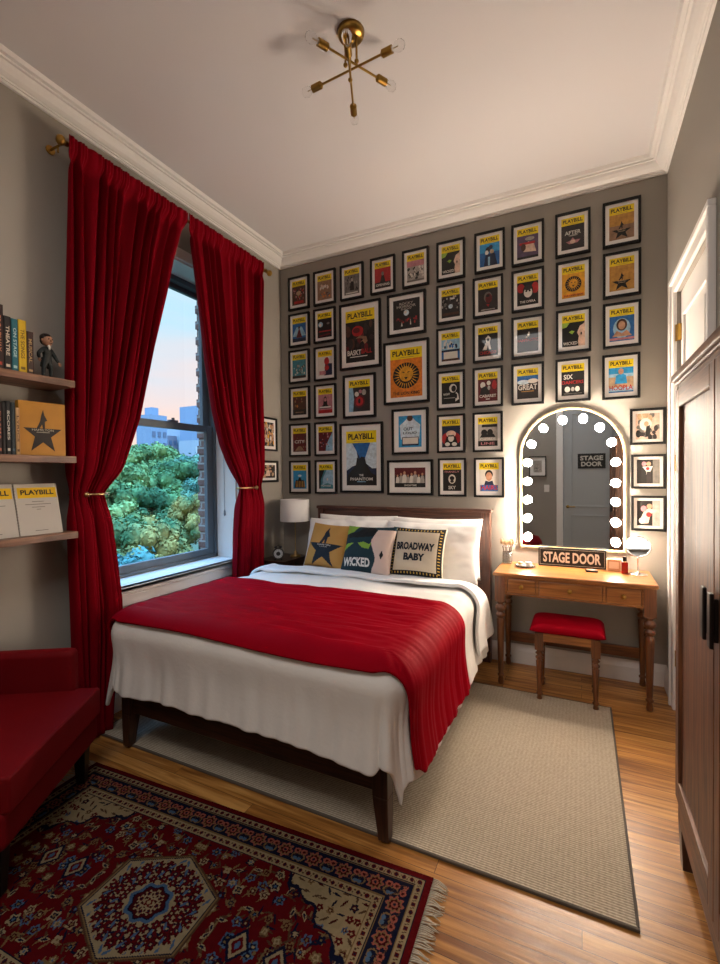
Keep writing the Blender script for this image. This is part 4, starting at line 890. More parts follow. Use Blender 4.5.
fo_ = m_.build('dial', ck); m_ = MB(); m_.cyl((0, -.027, .062), (-.016, -.027, .074), .0016, DARKM, n=6); m_.cyl((0, -.028, .062), (.004, -.028, .090), .0013, DARKM, n=6); m_.build('clock_hands', fo_)
m_ = MB()
for s in (-1, 1): m_.sphere((s * .022, 0, .118), .015, DARKM, n=10, sc=(1, 1, .7))
m_.path([(-.014, 0, .125), (0, 0, .138), (.014, 0, .125)], .003, DARKM, n=6); m_.build('bells', ck)

# ---------------------------------------------------------------- vanity desk and stool
LEGP = [(.012, 0.0), (.018, 0.004), (.020, .02), (.017, .045), (.016, .055), (.023, .062), (.023, .070), (.015, .078), (.018, .095), (.022, .25), (.027, .42), (.028, .455), (.020, .465), (.020, .470), (.031, .478), (.033, .488), (.031, .498), (.019, .506), (.019, .512), (.032, .522), (.035, .537), (.032, .552), (.019, .560), (.019, .568), (.030, .578), (.030, .586)]
vd = thing('vanity_desk', 'honey pine vanity table with three drawers and turned legs', 'vanity table', (-0.067, 3.515, 0))
vd.scale = (1, 1, .80 / .788); dx = .4955; y0, y1 = -.228, .235
m_ = MB(); m_.box(-dx, dx, y0, y1, .762, .788, PINE); m_.build('tabletop', vd, bevel=.009, seg=3)
m_ = MB(); ax = .478
m_.box(-ax + .06, ax - .06, -.205, -.188, .635, .645, PINE); m_.box(-ax + .06, ax - .06, -.205, -.188, .75, .762, PINE)
for a in (-ax + .06, -.212, .19, ax - .072): m_.box(a, a + .018, -.205, -.188, .645, .75, PINE)
m_.box(-ax + .06, ax - .06, -.188, -.18, .64, .762, PINE); m_.box(-ax + .06, ax - .06, .19, .205, .635, .762, PINE)
for s in (-1, 1): m_.box(min(s * (ax - .04), s * (ax - .02)), max(s * (ax - .04), s * (ax - .02)), -.18, .19, .635, .762, PINE)
m_.build('apron', vd, bevel=.002)
for a, b, kx in ((-ax + .082, -.216, -.30), (-.19, .186, 0), (.212, ax - .076, .295)):
    d_ = MB(); d_.box(a, b, -.207, -.195, .648, .747, PINE); dd_ = d_.build('drawer', vd, bevel=.004)
    k_ = MB(); c0 = (a + b) / 2
    k_.lathe([(.001, 0), (.012, 0), (.010, .004), (.006, .008), (.006, .014), (.014, .018), (.015, .024), (.008, .029), (.001, .03)], BRASS, c0, -.207, .70, n=16, axis='Y', T=Matrix.Rotation(0, 3, 'X')); ko = k_.build('knob', dd_)
for x in (-ax + .028, ax - .028):
    for y in (-.185, .185):
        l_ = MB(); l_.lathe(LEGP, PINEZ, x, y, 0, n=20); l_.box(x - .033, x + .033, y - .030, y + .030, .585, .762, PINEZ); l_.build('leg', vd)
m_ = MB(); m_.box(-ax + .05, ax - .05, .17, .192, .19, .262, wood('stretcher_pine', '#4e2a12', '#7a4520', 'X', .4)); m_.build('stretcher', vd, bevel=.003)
st = thing('vanity_stool', 'small pine stool with a red velvet cushion, tucked under the vanity', 'stool', (-0.085, 3.315, 0))
SLP = [(.010, .0), (.016, .004), (.018, .016), (.013, .036), (.020, .044), (.020, .052), (.013, .060), (.015, .08), (.019, .20), (.021, .262), (.014, .270), (.023, .280), (.024, .290), (.014, .299), (.014, .303), (.025, .315), (.014, .327), (.022, .335), (.022, .342)]
for x in (-.165, .165):
    for y in (-.125, .125):
        z0 = .012 if y < 0 else 0.0
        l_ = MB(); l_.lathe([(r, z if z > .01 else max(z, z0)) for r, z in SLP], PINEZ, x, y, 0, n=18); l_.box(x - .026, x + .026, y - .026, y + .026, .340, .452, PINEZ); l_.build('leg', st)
m_ = MB(); m_.box(-.14, .14, -.146, -.130, .40, .452, PINE); m_.box(-.14, .14, .130, .146, .40, .452, PINE); m_.box(-.186, -.17, -.1, .1, .40, .452, PINE); m_.box(.17, .186, -.1, .1, .40, .452, PINE); m_.box(-.18, .18, -.14, .14, .44, .453, PINE); m_.build('apron', st, bevel=.002)
def stoolc(u, v):
    a, b = 2 * u - 1, 2 * v - 1; k = (max(0, 1 - abs(a) ** 7) * max(0, 1 - abs(b) ** 6)) ** .5
    return (.222 * a, .172 * b, .47 + .048 * k)
m_ = MB(); m_.sheet(stoolc, 40, 34, VELVET); m_.sheet(lambda u, v: (.222 * (2 * u - 1), .172 * (2 * v - 1), .47 - .017 * ((1 - abs(2 * u - 1) ** 7) * (1 - abs(2 * v - 1) ** 6)) ** .5), 40, 34, VELVET); m_.build('seat_cushion', st, weld=True)

# ---------------------------------------------------------------- arched mirror
MIR = mat('mirror_silver', '#c9cdd0', .015, 1.0); RING = mat('mirror_gold_frame', '#7a6a4e', .5, .3)
mr_ = thing('vanity_mirror', 'arched gold-framed mirror ringed with glowing round bulbs', 'mirror', (-.072, YB, .915))
W2, HT = .362, 1.07; ZS = HT - W2
def arch(w, z0, ztop, n=40):
    zs = ztop - w; return [(w, z0)] + [(w * math.cos(PI * k / n), zs + w * math.sin(PI * k / n)) for k in range(n + 1)] + [(-w, z0)]
def band(mb, o, i, ya, yb, mt):
    n = len(o); vs = [(a, ya, b) for a, b in o] + [(a, ya, b) for a, b in i] + [(a, yb, b) for a, b in o] + [(a, yb, b) for a, b in i]; fs = []
    for k in range(n):
        j = (k + 1) % n
        fs += [(k, j, n + j, n + k), (2 * n + k, 2 * n + j, 3 * n + j, 3 * n + k), (k, j, 2 * n + j, 2 * n + k), (n + k, n + j, 3 * n + j, 3 * n + k)]
    mb.add(vs, fs, mt)
m_ = MB(); band(m_, arch(W2, 0, HT), arch(W2 - .012, .012, HT - .012), -.022, -.0005, RING); m_.build('frame', mr_, bevel=.002)
m_ = MB(); m_.prism(arch(W2 - .012, .012, HT - .012), -.016, -.002, MIR); m_.build('mirror_glass', mr_)
STRIP = mat('warm_light_strip', (1.0, .62, .25, 1), .5, emis=1.6)
m_ = MB(); band(m_, arch(W2 - .014, .014, HT - .014), arch(W2 - .019, .019, HT - .019), -.0195, -.0165, STRIP); m_.build('light_strip', mr_)
BULB = mat('vanity_bulb_glow', (1.0, .84, .68, 1), .5, emis=BULB_STRENGTH)
BP = [(.013, 1.892), (-.124, 1.889), (-.258, 1.834), (-.344, 1.717), (-.373, 1.576), (-.373, 1.431), (-.374, 1.289), (-.375, 1.147), (-.375, 1.001), (.122, 1.821), (.197, 1.710), (.222, 1.568), (.222, 1.419), (.222, 1.281), (.222, 1.135), (.222, .992)]
for k, (x, z) in enumerate(BP):
    s_ = MB(); s_.cyl((0, -.0162, 0), (0, -.028, 0), .016, GOLD, n=14); so_ = s_.build('bulb_socket', mr_, loc=(x + .072, 0, z - .915))
    b_ = MB(); b_.sphere((0, -.054, 0), .029, BULB, n=14); b_.build('globe_bulb', so_)

# vanity top items
VZ = .80
jr = thing('brush_jar', 'glass jar of makeup brushes at the bed end of the vanity', 'jar', (-.515, 3.655, VZ))
JG = mat('jar_glass', '#e8e4dc', .05, trans=.9, spec=.5)
m_ = MB(); m_.lathe([(.001, 0), (.032, 0), (.036, .01), (.036, .09), (.034, .09), (.033, .012), (.001, .008)], JG, n=24); m_.build('glass_jar', jr)
BR1 = mat('brush_handle', '#4a3426', .4); BR2 = mat('brush_bristle', '#a88c6c', .9)
rnd = random.Random(2)
for k in range(7):
    a = k * .9; x0, y0_ = .012 * math.cos(a), .012 * math.sin(a); x1, y1_ = .036 * math.cos(a), .036 * math.sin(a); z1 = rnd.uniform(.12, .14)
    b_ = MB(); b_.cyl((x0, y0_, .014), (x1, y1_, z1), .003, BR1, n=8); b_.cyl((x1, y1_, z1), (x1 * 1.1, y1_ * 1.1, z1 + .018), .0055, CHROME, n=8); b_.sphere((x1 * 1.18, y1_ * 1.18, z1 + .034), .014, BR2, n=10, sc=(1, 1, 1.5)); b_.build('makeup_brush', jr)
ty = thing('trinket_tray', 'round dish holding small lidded jars beside the brush jar', 'tray', (-.375, 3.56, VZ)); TRY = mat('tray_dark_glass', '#5b534c', .2, coat=.5)
m_ = MB(); m_.lathe([(.001, 0), (.05, 0), (.062, .008), (.064, .014), (.060, .012), (.048, .005), (.001, .005)], TRY, n=32, T=Matrix.Diagonal((1.15, .85, 1))); m_.build('dish', ty)
PORC = mat('jar_white', '#d9d4cc', .25); 
for lab, x, y, r in (('white round cream jar on the trinket dish', -.352, 3.565, .022), ('short white pot with gold lid on the trinket dish', -.405, 3.55, .018)):
    q = thing('cream_jar', lab, 'jar', (x, y, VZ + .006), 0, 'cream jars on the dish'); m_ = MB(); m_.lathe([(.001, 0), (r, 0), (r, .02), (.001, .02)], PORC, n=20); m_.build('pot', q); m_ = MB(); m_.lathe([(.001, .02), (r + .001, .02), (r + .001, .032), (.001, .033)], GOLD if 'gold' in lab else PORC, n=20); m_.build('lid', q)
sg = thing('stage_door_sign', 'black wooden sign lettered STAGE DOOR standing on the vanity', 'sign', (-.066, 3.70, VZ), 0)
m_ = MB(); m_.box(-.226, .226, -.02, .02, 0, .136, SIGNB); m_.build('sign_block', sg, bevel=.003)
m_ = MB()
for b in [(-.216, .216, .124, .126), (-.216, .216, .010, .012), (-.216, -.214, .012, .124), (.214, .216, .012, .124)]: m_.box(b[0], b[1], -.0212, -.0202, b[2], b[3], SIGNW)
m_.build('border_line', sg)
m_ = MB(); put_text(m_, 'STAGE DOOR', lambda a, b: (a, -.0215, .068 + b), .385, .078, SIGNW, .03); m_.build('lettering', sg)
cp = thing('powder_compact', 'open dark palette lying in front of the STAGE DOOR sign end', 'compact', (.065, 3.575, VZ), .1); m_ = MB(); m_.box(-.038, .038, -.028, .028, 0, .012, BLACK); m_.build('case', cp, bevel=.004); m_ = MB(); m_.box(-.03, .03, -.02, .02, .0122, .0135, mat('powder', '#8b6a58', .9)); m_.build('powder_pan', cp)
bxx = thing('card_box', 'small cream printed box behind the red bottle', 'box', (.205, 3.66, VZ), 0); CB = mat('box_cream', '#b98f6a', .6)
m_ = MB(); m_.box(-.042, .042, -.02, .02, 0, .085, CB); m_.build('box_body', bxx, bevel=.002); m_ = MB(); m_.box(-.03, .03, -.0206, -.02, .02, .068, mat('box_print', '#d8c7ae', .6)); m_.build('label_panel', bxx)
bt = thing('perfume_bottle', 'square red glass perfume bottle on the vanity', 'bottle', (.268, 3.60, VZ)); bt.scale = (1.05, 1.05, 1.15); m_ = MB(); m_.box(-.019, .019, -.014, .014, 0, .068, mat('red_bottle_glass', '#7e0d0c', .08, coat=.6)); m_.build('glass_body', bt, bevel=.004, seg=3)
m_ = MB(); m_.cyl((0, 0, .068), (0, 0, .074), .008, GOLD, n=14); m_.cyl((0, 0, .074), (0, 0, .10), .012, BLACK, n=18); m_.build('cap', bt, bevel=.002)
sm_ = thing('makeup_mirror', 'small round chrome makeup mirror on a stand', 'mirror', (.347, 3.60, VZ), math.radians(-8)); sm_.scale = (1.12, 1.12, 1.06)
m_ = MB(); m_.lathe([(.001, 0), (.052, 0), (.052, .005), (.046, .008), (.008, .012), (.005, .02), (.005, .10), (.008, .105), (.001, .11)], CHROME, n=28); m_.build('stand', sm_)
m_ = MB(); prf = [(.064 + .006 * math.cos(t), .007 * math.sin(t)) for t in [2 * PI * k / 12 for k in range(13)]]
m_.lathe(prf, CHROME, 0, 0, 0, n=40, axis='Y'); m_.cyl((0, .002, 0), (0, .006, 0), .063, CHROME, n=32); rim = m_.build('rim', sm_, loc=(0, 0, .178)); rim.rotation_euler = (-.32, 0, 0)
m_ = MB(); m_.cyl((0, -.003, 0), (0, .002, 0), .0625, MIR, n=40); m_.build('mirror_glass', rim)

# ---------------------------------------------------------------- wardrobe
wd = thing('wardrobe', 'tall walnut two-door wardrobe cut off at the picture edge', 'wardrobe', (0.335, 0, 0))
Ya, Yn = 2.10, 0.93
m_ = MB(); m_.box(.02, .60, Yn, Ya, .15, 1.83, WARDW); m_.box(.0, .02, Ya - .03, Ya, .15, 1.83, WARDW); m_.box(.0, .02, Yn, Yn + .03, .15, 1.83, WARDW); m_.box(.0, .02, Yn + .03, Ya - .03, .15, .26, WARDY); m_.box(.0, .02, Yn + .03, Ya - .03, 1.805, 1.83, WARDY); m_.build('carcass', wd, bevel=.002)
m_ = MB(); m_.box(-.022, .60, Yn - .02, Ya + .02, 1.838, 1.866, WARDY); m_.box(-.010, .60, Yn - .01, Ya + .01, 1.828, 1.838, WARDY); m_.build('cornice', wd, bevel=.004)
for (a, b, hy) in ((1.517, Ya - .032, 1.545), (Yn + .032, 1.512, 1.468)):
    d_ = MB(); x0, x1 = -.014, .008
    d_.box(x0, x1, a, a + .055, .265, 1.80, WARDW); d_.box(x0, x1, b - .055, b, .265, 1.80, WARDW); d_.box(x0, x1, a + .055, b - .055, .265, .345, WARDY); d_.box(x0, x1, a + .055, b - .055, 1.735, 1.80, WARDY); do_ = d_.build('door', wd, bevel=.003)
    p_ = MB(); p_.box(-.002, .006, a + .055, b - .055, .345, 1.735, WARDW); p_.build('door_panel', do_)
    h_ = MB(); h_.box(-.036, -.026, hy - .015, hy + .015, 1.035, 1.18, BLACKW); h_.box(-.026, -.014, hy - .006, hy + .006, 1.05, 1.165, BLACKW); h_.build('handle', do_, bevel=.003)
for y in (Ya - .035, Yn + .035):
    for x in (.035, .565): l_ = MB(); l_.taper(x - .035, x + .025, y - .03, y + .03, 0, .15, .8, DARKWOODZ); l_.build('leg', wd)

# ---------------------------------------------------------------- ceiling light
cl = thing('ceiling_light', 'brass ceiling light with three crossed arms and clear bulbs', 'ceiling light', (-.995, 2.0, H))
m_ = MB(); m_.lathe([(.001, -.032), (.052, -.030), (.062, -.018), (.066, -.0005), (.001, -.0005)], BRASS, n=36); m_.sphere((0, 0, -.03), .022, BRASS, n=14); m_.build('canopy', cl)
for x, y, z in ((-.03, .0, -.145), (.03, .0, -.15), (0.0, -.01, -.235)):
    m_ = MB(); m_.cyl((x, y, -.02), (x, y, z), .0055, BRASS, n=10); m_.sphere((x, y, z), .011, BRASS, n=10); m_.build('stem', cl)
CG = bpy.data.materials.new('clear_bulb_glass'); CG.use_nodes = True; b = CG.node_tree.nodes['Principled BSDF']; b.inputs['Transmission Weight'].default_value = 1; b.inputs['Roughness'].default_value = .02; b.inputs['IOR'].default_value = 1.15; b.inputs['Base Color'].default_value = (.95, .95, .95, 1)
FIL = mat('filament', '#c9b89c', .4)
for (a, b_, z) in (((-1.097, 1.802), (-.870, 2.204), 3.48), ((-.752, 2.011), (-1.269, 2.038), 3.475), ((-.91, 1.79), (-1.085, 2.214), 3.395)):
    p0 = Vector((a[0] + .995, a[1] - 2.0, z - H)); p1 = Vector((b_[0] + .995, b_[1] - 2.0, z - H)); d = (p1 - p0).normalized()
    m_ = MB(); m_.cyl(p0 + d * .07, p1 - d * .07, .0055, BRASS, n=10); arm = m_.build('arm', cl)
    for p, s in ((p0, 1), (p1, -1)):
        m_ = MB(); m_.cyl(p + d * s * .035, p + d * s * .085, .0175, BRASS, n=18); m_.cyl(p + d * s * .085, p + d * s * .094, .0175, BRASS, .008, n=18); m_.build('socket', arm)
        q = d * s; R3 = Vector((0, 0, 1)).rotation_difference(-q).to_matrix()
        m_ = MB(); m_.lathe([(.010, 0), (.012, .008), (.021, .022), (.024, .036), (.020, .052), (.010, .061), (.001, .063)], CG, p.x + q.x * .035, p.y + q.y * .035, p.z + q.z * .035, n=20, T=R3); m_.cyl(p + q * .03, p + q * .005, .0025, FIL, n=6); m_.build('clear_bulb', arm)

# ---------------------------------------------------------------- framed posters
PC = {'k': '#15120f', 'dk': '#2a2321', 'w': '#d6d0c6', 'r': '#a51e1e', 'dr': '#5c1518', 'y': '#ecd000', 'g': '#3f6a2c', 'lg': '#8fb03c', 'b': '#1e5f9e', 'lb': '#8fb8d0', 'pb': '#c3d6e0', 'nb': '#14233f', 'o': '#d97a1a', 'go': '#b8863a',
      'br': '#4a2c1e', 'lbr': '#8a6a50', 'gy': '#6b6660', 'lgy': '#a39c94', 'pk': '#b3767c', 'sk': '#b98a6c', 'pu': '#54405a', 'tl': '#3d7f8c', 'bl': '#d9b9a4', 'am': '#d79a1e', 'cy': '#2a8fc4', 'tn': '#b59a78'}
def pcol(k): return mat('poster_ink_' + PC[k].strip('#'), PC[k], .7, coat=.35, coat_rough=.03, var=.6 if k not in 'ywk' else .12, vscale=38)
def crowd(seed, n, cols, x0, y0, x1, y1, r0=.02, r1=.06):
    rd = random.Random(seed); return [('e', rd.uniform(x0, x1), rd.uniform(y0, y1), rd.uniform(r0, r1), rd.uniform(r0, r1) * 1.2, rd.choice(cols)) for _ in range(n)]
def person(x, y, s, body, head='sk', w=1.0):
    return [('p', [(x - .16 * s * w, y), (x + .16 * s * w, y), (x + .12 * s * w, y + .42 * s), (x + .05 * s, y + .5 * s), (x - .05 * s, y + .5 * s), (x - .12 * s * w, y + .42 * s)], body), ('e', x, y + .6 * s, .075 * s * w, .1 * s, head)]
def rays(cx, cy, r0, r1, n, col, a0=-PI * .95, a1=-PI * .05):
    o = []
    for k in range(n):
        a = a0 + (a1 - a0) * k / (n - 1); d = .035 * (r1 / .4)
        o.append(('p', [(cx + r0 * math.cos(a - .07), cy + r0 * .9 * math.sin(a - .07)), (cx + r1 * math.cos(a), cy + r1 * math.sin(a)), (cx + r0 * math.cos(a + .07), cy + r0 * .9 * math.sin(a + .07))], col))
    return o
STARP = [(a, b * .62) for a, b in ST]
GOLDSTAR = [('p', [(.04 + a * .92, .02 + b * .72) for a, b in ST], 'k'), ('p', [(.04 + a * .92, .04 + b * .74) for a, b in SPIRE], 'k'), ('t', 'HAMILTON', .5, .37, .34, .035, 'tn'), ('r', .35, .30, .65, .315, 'tn')]
SUN = [('e', .5, .56, .36, .32, 'k'), ('e', .5, .58, .19, .19, 'am')] + rays(.5, .56, .20, .36, 19, 'am', 0, 2 * PI * 18 / 19) + [('e', .43, .62, .03, .02, 'k'), ('e', .57, .62, .03, .02, 'k'), ('p', [(.44, .50), (.56, .50), (.5, .44)], 'k')]
GREENART = [('p', [(0, 1), (.35, 1), (.2, .82), (0, .78)], 'lg'), ('p', [(.30, .60), (.42, .66), (.55, .62), (.45, .50)], 'lg'), ('p', [(.72, 0), (1, 0), (1, 1), (.95, .9), (.78, .82), (.66, .55), (.74, .4), (.70, .2)], 'bl'), ('e', .84, .5, .035, .06, 'k'), ('t', 'WICKED', .36, .13, .62, .13, 'w')]
T = lambda s, x, y, w, h, c: ('t', s, x, y, w, h, c)
def seated(seed, c1, c2): return crowd(seed, 22, [c1, c2], .1, .12, .9, .7)
A = {  # key: (background, shapes, label)
'c1r1': ('br', crowd(1, 30, ['lbr', 'dk', 'r', 'pk'], .1, .3, .9, .85) + [('e', .5, .62, .16, .13, 'tn'), ('r', .15, .06, .85, .2, 'r')], 'framed brown crowd-scene theatre poster, first in the top row by the window wall'),
'c1r2': ('b', [('p', [(0, .3), (.3, .8), (.7, .8), (1, .3)], 'lb'), ('p', [(.28, .22), (.5, .78), (.72, .22)], 'dr'), ('e', .5, .76, .07, .07, 'br'), ('r', 0, 0, 1, .2, 'nb')], 'framed blue theatre poster with a dark red triangular figure'),
'c1r3': ('tl', crowd(2, 34, ['w', 'gy', 'dk', 'lgy'], .08, .2, .92, .75) + [('r', 0, 0, 1, .14, 'dk')], 'framed teal theatre poster with a tangle of pale flowers'),
'c1r4': ('br', crowd(3, 16, ['o', 'lbr', 'dr'], .1, .45, .9, .9) + [('r', 0, 0, 1, .3, 'dk'), ('r', .2, .12, .8, .16, 'lbr')], 'framed dark brown theatre poster with a faint amber glow, fourth down beside the window wall'),
'c1r5': ('dr', crowd(4, 14, ['br', 'k', 'lbr'], .05, .1, .95, .9) + [T('CITY', .5, .55, .74, .17, 'w'), ('p', [(.15, .05), (.85, .05), (.6, .3), (.4, .3)], 'lbr')], 'framed dark maroon theatre poster with one white word across it'),
'c1r6': ('cy', [('p', [(.1, .05), (.9, .05), (.85, .35), (.75, .5), (.65, .45), (.55, .62), (.45, .62), (.35, .45), (.22, .5), (.15, .35)], 'k')] + [('r', .2 + .12 * k, .08, .25 + .12 * k, .42, 'go') for k in range(6)] + [('e', .5, .72, .14, .06, 'pb')], 'framed bright blue theatre poster with golden columns, lowest by the bedside lamp'),
'c2r1': ('lbr', crowd(5, 16, ['w', 'bl'], .2, .55, .8, .75, .03, .07) + crowd(6, 20, ['br', 'gy', 'o'], .1, .1, .9, .4), 'framed tan theatre poster with a row of small white figures'),
'c2r2': ('k', [('e', .22, .7, .16, .14, 'lb'), ('e', .2, .68, .08, .09, 'w'), ('e', .75, .72, .1, .06, 'gy'), ('r', .1, .3, .95, .36, 'r'), ('p', [(.1, .05), (.9, .12), (.9, .2), (.1, .12)], 'dr')], 'framed black theatre poster with a pale blue glow at one side'),
'c2r3': ('w', [('p', [(.45, 0), (1, 0), (1, .6), (.78, .62), (.72, .95), (.55, .95), (.5, .55)], 'nb'), ('e', .62, .75, .18, .2, 'r'), ('e', .62, .4, .16, .14, 'r'), ('r', .1, .05, .55, .25, 'pk')], 'framed white theatre poster with a red and navy figure'),
'c2r4': ('pk', [('p', [(.08, .25), (.35, .45), (.4, .8), (.5, .92), (.6, .8), (.65, .45), (.92, .25)], 'k'), ('e', .5, .72, .09, .1, 'pk'), ('r', .1, .28, .9, .36, 'w'), ('r', 0, 0, 1, .18, 'r')], 'framed dusty pink theatre poster with a black triangular silhouette'),
'c2r5': ('dr', [('p', [(1, 1), (.8, .7), (.55, .3), (.5, 0), (1, 0)], 'lb')] + crowd(7, 26, ['k', 'pk', 'nb'], .05, .1, .75, .95), 'framed dark red theatre poster with a pale blue lower corner'),
'c2r6': ('tl', [('p', [(0, 1), (.4, 1), (.15, .5), (.1, 0), (0, 0)], 'k'), ('p', [(1, 1), (.55, 1), (.3, .6), (.25, .2), (.6, .3), (1, .2)], 'lb'), T('VOYAGE', .5, .16, .7, .1, 'w'), ('e', .6, .5, .05, .07, 'w')], 'framed pale teal theatre poster with a dark curved edge, lowest row'),
'c3r1': ('gy', crowd(8, 24, ['k', 'lgy', 'dk'], .1, .2, .9, .9) + person(.52, .2, .9, 'k', 'lgy') + [('r', .1, .04, .9, .1, 'w')], 'framed grey photographic theatre poster, third in the top row'),
'baskt': ('k', crowd(9, 16, ['dr', 'br', 'dk'], .02, .3, .98, .98, .05, .12) + [('e', .42, .76, .2, .13, 'r'), ('e', .38, .78, .12, .07, 'dr'), ('p', [(.35, .58), (.5, .64), (.72, .6), (.76, .48), (.66, .42), (.6, .5), (.5, .47), (.62, .55), (.48, .58)], 'lbr'), T('BASKT', .30, .235, .48, .13, 'w'), T('BALL', .73, .25, .36, .12, 'r'), ('r', .15, .12, .75, .14, 'w')], 'large framed black theatre poster with a red ball and two-tone title'),
'charlie': ('dk', [('p', [(0, 0), (.2, 0), (.25, .5), (.2, 1), (0, 1)], 'lb'), ('e', .5, .42, .26, .27, 'dr'), ('e', .5, .42, .18, .19, 'r'), ('e', .5, .43, .06, .1, 'k'), ('e', .38, .72, .1, .1, 'w'), ('e', .72, .78, .1, .12, 'lgy'), ('e', .55, .82, .08, .08, 'pk')], 'medium framed theatre poster with a round red shape on charcoal'),
'phantom': ('nb', [('p', [(0, 1), (.3, 1), (.42, .5), (.2, .45), (0, .35)], 'pb'), ('p', [(1, 1), (.72, 1), (.6, .55), (.85, .4), (1, .4)], 'pb'), ('p', [(.2, 1), (.8, 1), (.62, .62), (.48, .62)], 'b'), ('p', [(.36, .66), (.44, .62), (.5, .68), (.62, .66), (.66, .52), (.82, .3), (1, .22), (1, 0), (0, 0), (.05, .25), (.32, .48)], 'k'), T('THE', .5, .24, .14, .05, 'w'), T('PHANTOM', .5, .15, .74, .07, 'w'), ('r', .36, .08, .64, .095, 'lb')], 'large framed blue theatre poster with a dark cloaked silhouette, above the headboard'),
'c4r1': ('r', [('p', [(.32, .25), (.42, .6), (.5, .78), (.58, .6), (.68, .25)], 'k'), ('e', .5, .72, .08, .1, 'gy'), ('r', 0, 0, 1, .3, 'dk'), T('OPENING', .5, .17, .84, .13, 'w')], 'framed red theatre poster with a dark hooded figure'),
'c5r1': ('lgy', [('r', 0, .72, 1, 1, 'pk')] + crowd(10, 40, ['w', 'k', 'gy'], .05, .12, .95, .66, .03, .07) + [('r', 0, 0, 1, .08, 'gy')], 'framed grey crowd theatre poster with a pink sky'),
'rocky': ('k', [T('ROCKY', .5, .86, .52, .08, 'lgy'), T('HORROR', .5, .76, .72, .09, 'lgy'), T('SHOW', .5, .67, .4, .06, 'lgy'), ('e', .5, .54, .1, .1, 'pb'), ('e', .47, .56, .05, .05, 'w')] + crowd(12, 22, ['dr', 'r'], .12, .2, .88, .36, .02, .05) + [('p', [(.3, .1), (.36, .1), (.33, .24)], 'w'), ('p', [(.64, .12), (.68, .12), (.66, .32)], 'w')], 'squarish framed black poster with arched grey lettering above a pale globe'),
'lion': ('o', [('e', .5, .56, .42, .34, 'k'), ('e', .5, .60, .22, .2, 'am')] + rays(.5, .56, .23, .42, 25, 'am', 0, 2 * PI * 24 / 25) + [('p', [(.36, .66), (.46, .62), (.44, .66)], 'k'), ('p', [(.64, .66), (.54, .62), (.56, .66)], 'k'), ('p', [(.44, .52), (.56, .52), (.5, .45)], 'k'), T('THE LION KING', .5, .10, .84, .08, 'k')], 'large framed orange theatre poster with a black rayed sun shape'),
'letter': ('cy', [('p', [(.1, .25), (.05, .7), (.25, .82), (.42, .95), (.6, .95), (.75, .82), (.95, .7), (.9, .25)], 'pb'), ('e', .5, .92, .13, .1, 'br'), T('OUT', .42, .58, .4, .1, 'nb'), T('LOUD', .5, .45, .6, .07, 'nb'), ('r', .15, .05, .88, .32, 'nb'), ('r', .18, .1, .85, .3, 'w')], 'medium framed poster of a pale shirt on bright blue'),
'nypd': ('dk', [('r', 0, .62, 1, 1, 'dr')] + sum([person(.1 + .115 * k, .22, .62 + .12 * (k % 3), 'lgy' if k % 2 else 'w', 'sk', .62) for k in range(8)], []) + [('r', 0, 0, 1, .2, 'k'), T('SHOWTIME', .52, .1, .4, .09, 'w')], 'wide framed photo of a row of performers in white'),
'c6r1': ('k', GREENART, 'framed green and black theatre poster in the top row, its title in white'),
'c6r2': ('dk', crowd(13, 30, ['k', 'gy', 'lgy'], .05, .3, .95, .95) + [('e', .6, .85, .14, .04, 'w'), ('e', .5, .5, .12, .1, 'pb'), ('r', .05, .1, .95, .22, 'br')], 'framed dark grey group-photo theatre poster beneath the green and black one'),
'c6r3': ('b', [('r', 0, .5, 1, 1, 'lb'), ('p', [(.3, .55), (.5, .95), (.7, .55)], 'w'), ('r', 0, .42, 1, .52, 'nb'), ('r', .12, .1, .88, .42, 'w'), ('r', .02, 0, .95, .1, 'br')] + crowd(14, 16, ['b', 'w', 'nb'], .1, .6, .9, .95, .03, .07), 'framed icy blue theatre poster with a white panel below'),
'c6r4': ('k', [('e', .62, .72, .2, .2, 'w'), ('e', .66, .7, .13, .15, 'k'), ('p', [(.75, .1), (.95, .2), (.9, .45), (.78, .55)], 'w'), ('e', .8, .35, .05, .12, 'k'), T('NIGHT', .28, .46, .36, .1, 'w'), ('r', .12, .26, .72, .29, 'lgy')], 'framed black theatre poster with a white curled profile'),
'c6r5': ('nb', [('e', .5, .4, .55, .32, 'r'), ('e', .5, .62, .27, .16, 'bl'), ('p', [(.25, .5), (.75, .5), (.85, .2), (1, .02), (0, .02), (.15, .2)], 'k'), ('e', .5, .42, .16, .17, 'w'), ('r', .33, .5, .67, .56, 'k'), ('e', .3, .14, .14, .09, 'w'), ('e', .68, .14, .14, .09, 'w')], 'framed navy and red theatre poster of a pale-faced figure'),
'c6r6': ('k', [T('FRANKLY', .5, .9, .8, .09, 'pk'), ('e', .5, .56, .2, .22, 'w'), ('e', .5, .6, .13, .1, 'k'), ('e', .5, .45, .1, .07, 'dk'), T('SKY', .5, .16, .4, .16, 'w')], 'framed black theatre poster with a small white mask face, lowest row above the bed'),
'c7r1': ('b', [('r', 0, .6, 1, 1, 'cy'), ('e', .42, .72, .12, .13, 'k'), ('e', .56, .82, .1, .1, 'nb'), ('e', .36, .6, .09, .1, 'w'), ('e', .62, .62, .1, .1, 'tn'), ('p', [(.2, .0), (.3, .5), (.75, .55), (.9, 0)], 'nb'), ('r', .42, .02, .52, .4, 'lb')], 'framed blue theatre poster with two dark heads, top row'),
'c7r2': ('dk', [('e', .5, .62, .2, .24, 'gy'), ('e', .54, .56, .17, .22, 'dr'), ('e', .5, .68, .1, .06, 'k'), ('p', [(.42, .3), (.6, .3), (.52, .18)], 'r'), ('r', .15, .05, .85, .09, 'lgy')], 'framed charcoal theatre poster with a shadowed mask'),
